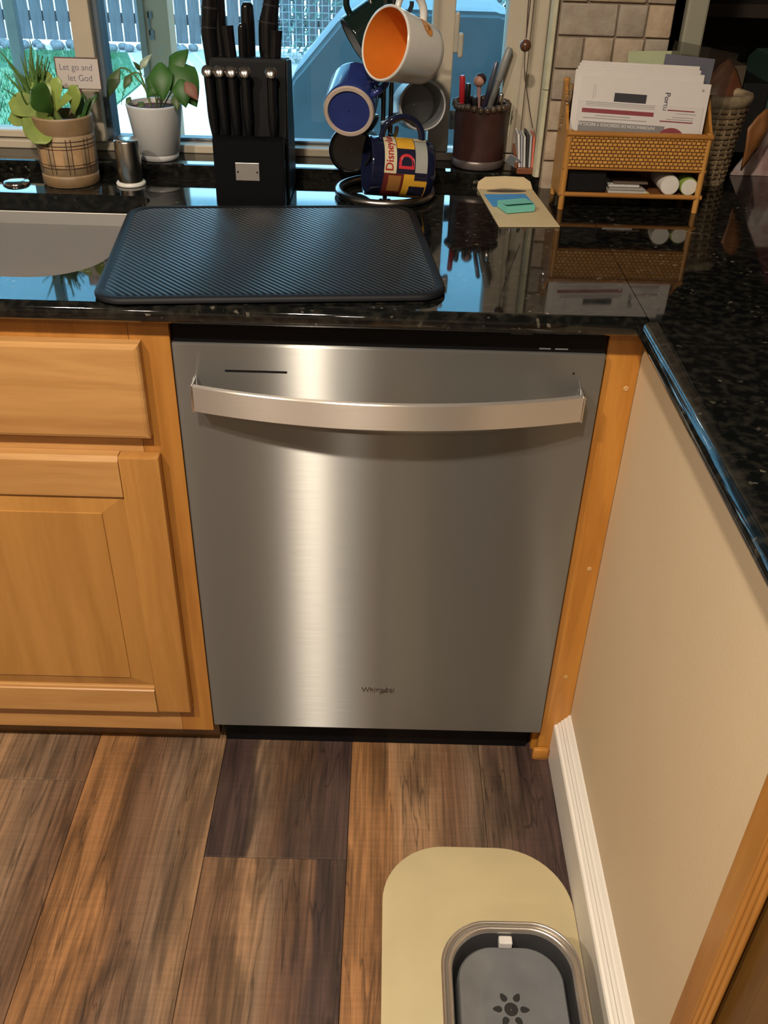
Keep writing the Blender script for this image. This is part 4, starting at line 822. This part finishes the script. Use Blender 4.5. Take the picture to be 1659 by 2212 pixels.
for x, r, zc_, mc, me_, lb in ((.784, .0165, .9577, (.55, .50, .45), (.62, .58, .53), 'plain white roll end on the organizer shelf'), (.8175, .0150, .9562, (.22, .30, .05), (.60, .57, .50), 'white roll with green wrapper beside the organizer leg')):
    t = thing('paper_roll', lb, 'roll', (x, .50, .941)); Mr = Matrix.Translation((x, .459, zc_)) @ Matrix.Rotation(-PI / 2, 4, 'X')
    b = NB(); lathe(b, [(r * .96, 0), (r, .002), (r, .075)], 28, Mr); obj('wrapper', b, mat('roll_%d' % int(x * 1000), mc, .6), t, 50)
    b = NB(); lathe(b, [(r * .9, -.0006), (r * .4, -.001), (.001, -.001)], 28, Mr); obj('end', b, mat('rollend_%d' % int(x * 1000), me_, .6), t)
# letters
PAPER = mat('white_paper', (.60, .555, .525), .6, 0, .02, 30)
def sheet(x0, x1, z0, z1, y0, lean, th=.0012, tilt=0.0):
    """upright sheet: returns matrix mapping local (x, thickness, height)"""
    return Matrix.Translation((x0, y0, z0)) @ Matrix.Rotation(tilt, 4, 'Y') @ Matrix.Rotation(-lean, 4, 'X')
br = None
Mb = sheet(.607, 0, .992, 0, .463, .16, tilt=math.radians(2.2)); br = thing('brochure', 'white brochure with maroon and grey bands upside down in the organizer', 'brochure', M=Mb)
bw, bh = .216, .134
b = NB(); bx(b, 0, bw, 0, .0012, 0, bh, .0003, 1); obj('sheet', b, PAPER, br, local=True)
b = NB(); bx(b, .0, bw - .006, -.0012, -.0004, .0, .098, .0002, 1); fold = obj('folded_leaf', b, mat('white_paper_fold', (.57, .53, .505), .6, 0, .02), br, local=True)
GREYB = mat('grey_band_print', (.20, .19, .19), .6); MARB = mat('maroon_band_print', (.22, .035, .045), .6); TXW = mat('white_lettering', (.58, .55, .53), .6); TXG = mat('grey_lettering', (.30, .28, .28), .6); DARKB = mat('dark_label_print', (.03, .03, .035), .5)
def fp(name, x0, x1, z0, z1, m, y=-.0016): b = NB(); bx(b, x0, x1, y, y + .0003, z0, z1); return obj(name, b, m, br, local=True)
fp('grey_band', .004, .150, .050, .0655, GREYB); fp('maroon_band', .007, .128, .079, .0855, MARB)
b = NB(); prism(b, [(.163 + .024 * math.cos(a), .044 + .020 * math.sin(a)) for a in [PI * i / 20 for i in range(21)]], 'y', -.0018, -.0016); obj('maroon_disc', b, MARB, br, local=True)
b = NB(); prism(b, [(.172 + .010 * math.cos(a), .044 + .007 * math.sin(a)) for a in [PI * i / 14 for i in range(15)]], 'y', -.0021, -.0019); obj('pale_disc', b, TXW, br, local=True)
def flip(xr, z): return lambda x, y, q: (xr - x, -.0019, z - y)
text('lettering', 'INFORMACION DE DESECHOS Y RECICLAJE', .0068, TXW, br, flip(.134, .0635), local=True, offset=.0001)
for z, x0, x1, h in ((.0925, .012, .128, .0008), (.0950, .012, .128, .0008), (.0900, .012, .128, .0006), (.0745, .030, .090, .0012), (.0705, .010, .118, .0012), (.0900, .150, .196, .0018), (.0860, .165, .200, .0008), (.0800, .160, .196, .0010), (.0765, .150, .196, .0010), (.0725, .140, .196, .0018)):
    fp('print_line', x0, x1, z, z + h, TXG if h < .0015 else MARB)
fp('dark_label', .058, .112, .098, .1115, DARKB, -.0005)
text('lettering', 'Portu', .0125, mat('ink_black', (.06, .06, .09), .6), br, lambda x, y, q: (.142 + y, -.0014, .118 - x), local=True)
fp('print_line', .022, .0225, .100, .122, TXG, -.0003); fp('print_line', .025, .0255, .102, .122, TXG, -.0003); b = NB(); lathe(b, [(.0022, 0), (.0022, .0004)], 16, Matrix.Translation((.204, 0, .124)) @ Matrix.Rotation(PI / 2, 4, 'X')); obj('print_dot', b, TXG, br, local=True)
for i, (x0, w, h, y0, ln, tl, lb) in enumerate(((.600, .215, .142, .4720, .17, 1.0, 'white letter right behind the printed brochure'), (.603, .205, .146, .4790, .18, 1.6, 'white letter third from the front of the organizer'), (.606, .205, .150, .4860, .19, 2.0, 'white letter fourth from the front of the organizer'), (.612, .200, .152, .4930, .20, 1.2, 'rearmost white letter with the highest top edge'))):
    M = sheet(x0, 0, .992, 0, y0, ln, tilt=math.radians(tl)); b = NB(); bx(b, 0, w, 0, .0024, 0, h, .0006, 1, M); tag(obj('letter', b, PAPER), lb, 'letter', 'white letters in the organizer')
M = sheet(.70, 0, .992, 0, .5050, .2, tilt=math.radians(-2)); b = NB(); bx(b, 0, .085, 0, .001, 0, .166, 0, 1, M); tag(obj('green_sheet', b, mat('pale_green_paper', (.34, .37, .22), .6)), 'pale green sheet peeking up behind the white letters', 'paper')
PLASTIC = pane_mat('clear_plastic', (.80, .80, .80), .25)
M = sheet(.74, 0, .992, 0, .5150, .12, tilt=math.radians(9)); b = NB(); bx(b, 0, .112, 0, .0006, 0, .185, 0, 1, M); tag(obj('plastic_sleeve', b, PLASTIC), 'clear plastic sleeve sticking up behind the letters', 'sleeve')
M = sheet(.745, 0, .992, 0, .5115, .14, tilt=math.radians(4)); b = NB(); bx(b, 0, .085, 0, .0006, 0, .163, 0, 1, M); tag(obj('blue_grey_sheet', b, mat('blue_grey_paper', (.10, .10, .13), .5)), 'dark blue-grey sheet inside the clear sleeve', 'paper')
nb = thing('glint_spiral', 'spiral notebook standing in for plastic glints at the left of the letters', 'coil', (.598, .53, .99))  # made-up object, added to imitate glints on plastic
b = NB(); tube(b, [(.5935 + .0042 * math.cos(i * .7), .520 - .0006 * i * .5 + .0042 * math.sin(i * .7), 1.030 + i * .00062) for i in range(118)], .0006, 5); obj('glint_wire', b, CHROME, nb)  # chrome helix shaped to give the plastic's glints
b = NB(); bx(b, .5990, .604, .5135, .5295, .992, 1.105); obj('cover', b, mat('helix_backing', (.25, .16, .07), .5), nb)  # added board behind the helix

# ================================================================== RIGHT-HAND CLUTTER BEHIND THE PIER
WICK = mat('wicker', (.20, .135, .07), .7, 0, .3, 90, .6, 260); WICKP = mat('pale_wicker', (.33, .25, .15), .7, 0, .25, 90, .6, 260)
bk_ = thing('wicker_basket', 'brown wicker basket standing behind the rattan organizer', 'basket', (.905, .665, .914))
Mk = Matrix.Translation((.905, .668, .9142))
for k in range(15):
    z = .006 + k * .0092; r = .036 + .016 * (z / .14); b = NB()
    tube(b, [Mk @ Vector(((r + .0022 * (1 if (i + k) % 2 else -1)) * math.cos(2 * PI * i / 36), (r + .0022 * (1 if (i + k) % 2 else -1)) * math.sin(2 * PI * i / 36), z)) for i in range(36)], .0042, 6, True); obj('woven_strand', b, WICK, bk_, 60)
for k in range(18):
    a = 2 * PI * k / 18; b = NB(); tube(b, [Mk @ Vector(((.036 + .016 * t) * math.cos(a), (.036 + .016 * t) * math.sin(a), .14 * t + .001)) for t in (0, .5, 1)], .0026, 6); obj('stake', b, WICKP, bk_, 60)
b = NB(); tube(b, [Mk @ Vector((.050 * math.cos(2 * PI * i / 40), .050 * math.sin(2 * PI * i / 40), .148)) for i in range(40)], (.015, .009), 10, True); obj('rim', b, WICKP, bk_, 60)
b = NB(); lathe(b, [(.040, .0), (.040, .008), (.03, .008)], 30, Mk); obj('foot', b, WICKP, bk_, 60)
RUST = mat('rust_leather', (.13, .045, .020), .5, 0, .25, 20)
def drape(name, pts, m, label, cat, th=.004, seed=1):
    random.seed(seed); b = NB(); n = len(pts); R = [[b.verts.new(Vector(p) + Vector((0, random.uniform(-.006, .006), 0))) for p in row] for row in pts]
    for a, c in zip(R, R[1:]):
        for k in range(len(a) - 1): b.faces.new((a[k], a[k + 1], c[k + 1], c[k]))
    bmesh.ops.subdivide_edges(b, edges=b.edges, cuts=2, use_grid_fill=True, smooth=.6); bmesh.ops.solidify(b, geom=b.faces, thickness=th)
    return tag(obj(name, b, m, None, 180), label, cat)
drape('rust_bag', [[(.862, .70, 1.03), (.885, .71, 1.075), (.91, .72, 1.11), (.925, .72, 1.122)], [(.88, .69, 1.04), (.905, .70, 1.075), (.93, .71, 1.095), (.942, .715, 1.10)], [(.905, .68, 1.045), (.925, .69, 1.06), (.945, .70, 1.07), (.957, .71, 1.07)], [(.93, .67, 1.04), (.945, .68, 1.045), (.96, .69, 1.05), (.97, .70, 1.048)]], RUST, 'rust brown leather flap rising out of the wicker basket', 'bag', seed=3)
drape('rust_pouch', [[(.955, .625, 1.02), (.97, .63, 1.04), (.985, .64, 1.05), (1.0, .65, 1.05)], [(.958, .62, .985), (.97, .625, 1.005), (.985, .635, 1.015), (1.0, .645, 1.02)], [(.96, .62, .945), (.968, .625, .96), (.978, .635, .97), (.985, .645, .98)]], mat('orange_brown_leather', (.19, .075, .022), .5, 0, .2, 20), 'orange-brown leather pouch leaning on the wicker basket', 'pouch', seed=5)
b = NB(); prism(b, [(.972, .9146), (1.10, .9146), (1.24, 1.06), (1.06, 1.055)], 'y', .71, .716); tag(obj('glossy_magazine', b, mat('magazine_print', (.36, .20, .18), .3, 0, .5, 26, col2=(.60, .54, .52))), 'pink and white glossy print standing at the right edge of the counter', 'magazine')
b = NB(); prism(b, [(.985, .9146), (1.03, .9146), (1.26, 1.13), (1.11, 1.14)], 'y', .724, .736); tag(obj('maroon_folder', b, mat('maroon_folder', (.09, .018, .018), .5)), 'dark maroon folder leaning behind the glossy print', 'folder')
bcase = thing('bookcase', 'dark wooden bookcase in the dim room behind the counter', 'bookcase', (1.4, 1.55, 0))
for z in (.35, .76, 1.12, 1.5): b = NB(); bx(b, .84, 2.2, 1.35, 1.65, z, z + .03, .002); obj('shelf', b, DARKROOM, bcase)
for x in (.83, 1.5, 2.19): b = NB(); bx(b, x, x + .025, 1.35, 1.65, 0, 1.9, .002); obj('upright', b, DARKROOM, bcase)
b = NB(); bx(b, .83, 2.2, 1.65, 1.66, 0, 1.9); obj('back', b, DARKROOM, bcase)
xs = .98
for i, (w, h, c, nm) in enumerate(((.05, .20, (.22, .20, .17), 'tan'), (.035, .24, (.15, .17, .12), 'grey-green'), (.03, .26, (.24, .24, .23), 'pale grey'), (.05, .25, (.16, .02, .03), 'dark red'), (.05, .22, (.20, .15, .10), 'light brown'), (.07, .18, (.02, .02, .02), 'black'), (.06, .24, (.08, .16, .13), 'dull teal'), (.05, .2, (.10, .05, .03), 'dark brown'))):
    b = NB(); bx(b, xs, xs + w - .002, 1.38, 1.60, .7905, .7905 + h, .003); tag(obj('book', b, mat('book_' + nm, c, .6)), '%s book standing on the dark bookcase shelf' % nm, 'book', 'books on the dim bookcase'); xs += w

# ================================================================== FLOOR MAT AND WATER FOUNTAIN
random.seed(11)
b = NB(); o3 = rrect(.318, .6315, -.80, -.193, [.118, .105, .12, .12], 14); loops(b, [[(x, y, .0003) for x, y in o3], [(x, y, .003) for x, y in o3], [(.4748 + (x - .4748) * .994, -.4965 + (y + .4965) * .996, .0036) for x, y in o3]]); tag(obj('floor_mat', b, mat('beige_silicone', (.50, .42, .245), .55, 0, .04, 12), None, 40), 'beige rounded floor mat under the pet fountain', 'mat')
ft = thing('pet_fountain', 'grey pet water fountain with steel rim on the beige mat', 'pet fountain', (.50, -.55, .0037))
FX0, FX1, FY0, FY1 = .402, .604, -.70, -.397
def fr3(i, z, e=0): return [(x, y, z) for x, y in rrect(FX0 + i, FX1 - i, FY0 + i, FY1 - i, max(.03, .070 - i * .6), 12)]
b = NB(); loops(b, [fr3(.016, .004), fr3(.010, .012), fr3(.003, .08), fr3(.001, .104), fr3(.0022, .105), fr3(.012, .09), fr3(.02, .06)], True, True); obj('tub', b, mat('dark_grey_tub', (.05, .05, .052), .4), ft, 50)
b = NB(); loops(b, [fr3(.0005, .100), fr3(-.001, .1085), fr3(.0005, .112), fr3(.0025, .1125), fr3(.004, .111), fr3(.0045, .1065), fr3(.0075, .1065), fr3(.0085, .112), fr3(.011, .113), fr3(.0135, .111), fr3(.015, .104)], False, False); obj('steel_rim', b, mat('satin_rim_steel', (.62, .58, .53), .28, .9, .03), ft, 60)
b = NB(); loops(b, [fr3(.0146, .1055), fr3(.0155, .100), fr3(.0185, .075), fr3(.022, .068)], False, False); obj('inner_wall', b, mat('inner_wall_grey', (.03, .03, .032), .35), ft, 60)
tr_ = NB()
loops(tr_, [fr3(.0235, .066), fr3(.0235, .0815), fr3(.026, .0845), fr3(.032, .0835), fr3(.045, .0785), fr3(.058, .0767), fr3(.066, .0765)]); tray = obj('drinking_tray', tr_, mat('grey_tray_plastic', (.13, .134, .14), .09, 0, .08, 30), ft, 60)
cx_, cy_ = .5005, -.5095; cuts = []
b = NB(); lathe(b, [(.0098, .0745), (.0098, .10)], 24, Matrix.Translation((cx_, cy_, 0))); cuts.append(obj('cut', b, BLACKP))
for k in range(6):
    a = PI / 3 * k; b = NB(); pts = []
    for i in range(16):
        u = 2 * PI * i / 16; rr_ = .0195 + .0068 * math.cos(u); ww = .0046 * math.sin(u) * (1 - .35 * math.cos(u)); pts.append((cx_ + rr_ * math.cos(a) - ww * math.sin(a), cy_ + rr_ * math.sin(a) + ww * math.cos(a)))
    prism(b, pts, 'z', .0745, .10); cuts.append(obj('cut', b, BLACKP))
apply_bool(tray, cuts)
for p in tray.data.polygons: p.use_smooth = True
tray.data.set_sharp_from_angle(angle=math.radians(40))
b = NB(); lathe(b, [(.034, .0746), (.001, .0746)], 24, Matrix.Translation((cx_, cy_, 0.0003)), False); obj('filter_bed', b, mat('filter_black', (.008, .008, .008), .7), ft)
b = NB(); bx(b, .489, .509, -.4255, -.4125, .086, .1, .002); obj('latch_tab', b, mat('white_tab', (.55, .53, .52), .4), ft)

# ================================================================== OUTDOORS
GZ = -.13
b = NB(); bx(b, -14, 14, .80, 9.6, GZ - .1, GZ); patio = struct(obj('patio', b, mat('pale_concrete', (.40, .39, .38), .85, 0, .08, 3)))
for i, y in enumerate((4.9, 5.15, 5.4, 6.6)):
    b = NB(); bx(b, -2, 4, y, y + .03, GZ, GZ + .002); obj('joint_strip', b, mat('joint', (.5, .5, .5), .8), patio)
b = NB(); pts = [(-14, .85), (-2.3, .85), (-1.95, 5.2), (-1.75, 6.2), (-1.75, 7.2), (-2.0, 7.9), (-2.2, 8.55), (-14, 8.55)]; prism(b, pts, 'z', GZ - .02, GZ + .015); lawn = obj('lawn', b, mat('lawn_green', (.030, .115, .055), .9, 0, .35, 30, .6, 90)); tag(lawn, 'green lawn strip in front of the backyard fence', 'lawn')
b = NB()
for i in range(9000):
    x = random.uniform(-6.5, -1.75); y = random.uniform(4.5, 8.5)
    if x > -2.2 and y > 7.7: continue
    h = random.uniform(.03, .07); a = random.uniform(0, PI); dx, dy = math.cos(a) * .006, math.sin(a) * .006; l = random.uniform(-.02, .02)
    v = [b.verts.new(p) for p in ((x - dx, y - dy, GZ + .016), (x + dx, y + dy, GZ + .016), (x + l, y + l, GZ + .016 + h))]; b.faces.new(v)
gr = obj('grass_blades', b, mat('grass_blade', (.05, .16, .06), .8, 0, .3, 5)); gr['kind'] = 'stuff'; gr['label'] = 'short grass blades covering the lawn'; gr['category'] = 'grass'
FENCE = mat('weathered_fence', (.10, .105, .115), .85, 0, .25, 12, stretch=(6, 6, .6)); 
fe = thing('fence', 'weathered board fence with bright gaps behind the yard', 'fence', (-1, 9.0, GZ))
bm0 = None
for k in range(90):
    x = -7.0 + k * .128
    if bm0 is None:
        b = NB(); bx(b, -.0565, .0565, -.01, .01, 0, 1.85, .002); bm0 = obj('board', b, FENCE, fe); o = bm0
    else:
        o = bm0.copy(); COL.objects.link(o); o.parent = fe; o.matrix_parent_inverse = bm0.matrix_parent_inverse.copy()
    o.location = (x, 9.0, GZ + .04); o.rotation_euler = (0, random.uniform(-.006, .006), 0)
for z in (.20, 1.5): b = NB(); bx(b, -7.1, 4.6, 9.012, 9.05, GZ + z, GZ + z + .09); obj('rail', b, FENCE, fe)
ROCK = mat('pale_rock', (.14, .145, .155), .85, 0, .3, 14)
for k in range(46):
    x = -5.4 + k * .084 + random.uniform(-.008, .008); y = 8.68 + (.13 if k % 2 else 0) + random.uniform(-.02, .02); r = random.uniform(.045, .064)
    b = NB(); bmesh.ops.create_icosphere(b, subdivisions=2, radius=r)
    for v in b.verts: v.co *= random.uniform(.82, 1.12); v.co.z *= .8
    o = obj('rock', b, ROCK, None, 60); o.location = (x, y, GZ + r * .55); tag(o, 'pale rock in the row along the backyard fence foot', 'rock', 'rocks along the fence')
# ivy screen
iv = thing('ivy_screen', 'mesh garden screen overgrown with pale leaves beyond the patio', 'screen', (.2, 8.3, GZ))
b = NB()
for k in range(60): bx(b, -.75 + k * .06, -.744 + k * .06, 8.3, 8.306, GZ, 1.9)
for k in range(34): bx(b, -.75, 2.85, 8.306, 8.312, GZ + k * .06, GZ + .006 + k * .06)
obj('wire_mesh', b, mat('mesh_wire', (.22, .27, .28), .5), iv)
b = NB()
for i in range(5200):
    p = Vector((random.uniform(-.78, 2.8), random.uniform(8.2, 8.6), random.uniform(GZ + .02, 1.9))); d = Vector((random.uniform(-1, 1), random.uniform(-1, .2), random.uniform(-1, 1))).normalized(); u = d.orthogonal().normalized(); v = d.cross(u); s = random.uniform(.018, .04)
    b.faces.new([b.verts.new(p + u * s * a + v * s * c) for a, c in ((-1, 0), (0, -.6), (1, 0), (0, .6))])
fo = obj('foliage', b, mat('ivy_leaf', (.09, .17, .15), .6, 0, .5, 8), iv); fo['kind'] = 'stuff'
# covered grill
cg = thing('covered_grill', 'large barbecue grill under a blue-grey fabric cover outside the window', 'grill', (.45, 3.4, GZ))
b = NB()
gp = [(-.14, GZ + .02), (-.14, .61), (-.125, .645), (-.09, .68), (.085, .875), (.12, .90), (.19, .915), (.75, .915), (.80, .895), (.97, .70), (1.02, .65), (1.02, GZ + .02)]
prism(b, gp, 'y', 3.15, 3.75); bmesh.ops.bevel(b, geom=b.edges[:], offset=.02, segments=3, affect='EDGES')
obj('cover', b, mat('cover_fabric', (.15, .20, .23), .7, 0, .15, 5, .5, 25), cg, 50)
b = NB(); bx(b, -.142, 1.022, 3.148, 3.752, GZ + .005, GZ + .05, .01); obj('hem', b, mat('cover_hem', (.07, .11, .14), .7), cg)
po = thing('patio_post', 'painted square patio post with dark bracket outside the window', 'post', (-.935, 4.3, GZ))
POSTM = mat('post_paint', (.20, .112, .05), .7, 0, .06, 8)
b = NB(); bx(b, -1.015, -.862, 4.24, 4.40, GZ, 2.155, .008); obj('post', b, POSTM, po)
b = NB(); bx(b, -1.018, -.985, 4.225, 4.239, GZ + .02, 2.155, .004); obj('edge_board', b, mat('post_edge', (.09, .07, .042), .7), po)
b = NB(); bx(b, -.968, -.945, 4.232, 4.2395, .62, .665); bx(b, -.968, -.945, 4.232, 4.2395, .72, .75); bx(b, -.968, -.960, 4.232, 4.2395, .64, .75); obj('bracket', b, mat('bracket_iron', (.05, .055, .05), .5), po)
# patio cover and house wall outside
def translucent(name, c):
    m = bpy.data.materials.new(name); N, L = nodes(m); out = N['Material Output']; N.remove(N['Principled BSDF'])
    t = N.new('ShaderNodeBsdfTranslucent'); d = N.new('ShaderNodeBsdfDiffuse'); nz = N.new('ShaderNodeTexNoise'); nz.inputs['Scale'].default_value = 5; cr = N.new('ShaderNodeValToRGB')
    cr.color_ramp.elements[0].color = (*[v * .8 for v in c], 1); cr.color_ramp.elements[1].color = (*c, 1); L.new(nz.outputs['Fac'], cr.inputs[0]); L.new(cr.outputs[0], t.inputs[0]); L.new(cr.outputs[0], d.inputs[0])
    mx = N.new('ShaderNodeMixShader'); mx.inputs[0].default_value = .8; L.new(d.outputs[0], mx.inputs[1]); L.new(t.outputs[0], mx.inputs[2]); L.new(mx.outputs[0], out.inputs[0]); return m
b = NB(); prism(b, [(.76, 2.42), (4.75, 2.172), (4.75, 2.180), (.76, 2.428)], 'x', -6, 6); struct(obj('patio_roof', b, translucent('corrugated_plastic', (.56, .72, .78))))
# strap-leaf shrub right below the left pane
sh = thing('garden_shrub', 'low strappy garden plant outside the left window pane', 'shrub', (-1.15, 1.9, GZ))
for i in range(46):
    a = random.uniform(0, 2 * PI); e = random.uniform(.7, 1.4); L_ = random.uniform(.7, .98); o = Vector((-1.15 + random.uniform(-.25, .25), 1.95 + random.uniform(-.2, .2), GZ)); q = o + Vector((math.cos(a) * math.cos(e), math.sin(a) * math.cos(e), math.sin(e))) * L_
    obj('leaf', leaf(o, q, .035, 'spike', sag=.12, th=.002, n=6), mat('shrub_leaf', (.05, .14, .07), .5, 0, .4, 6), sh, 60)
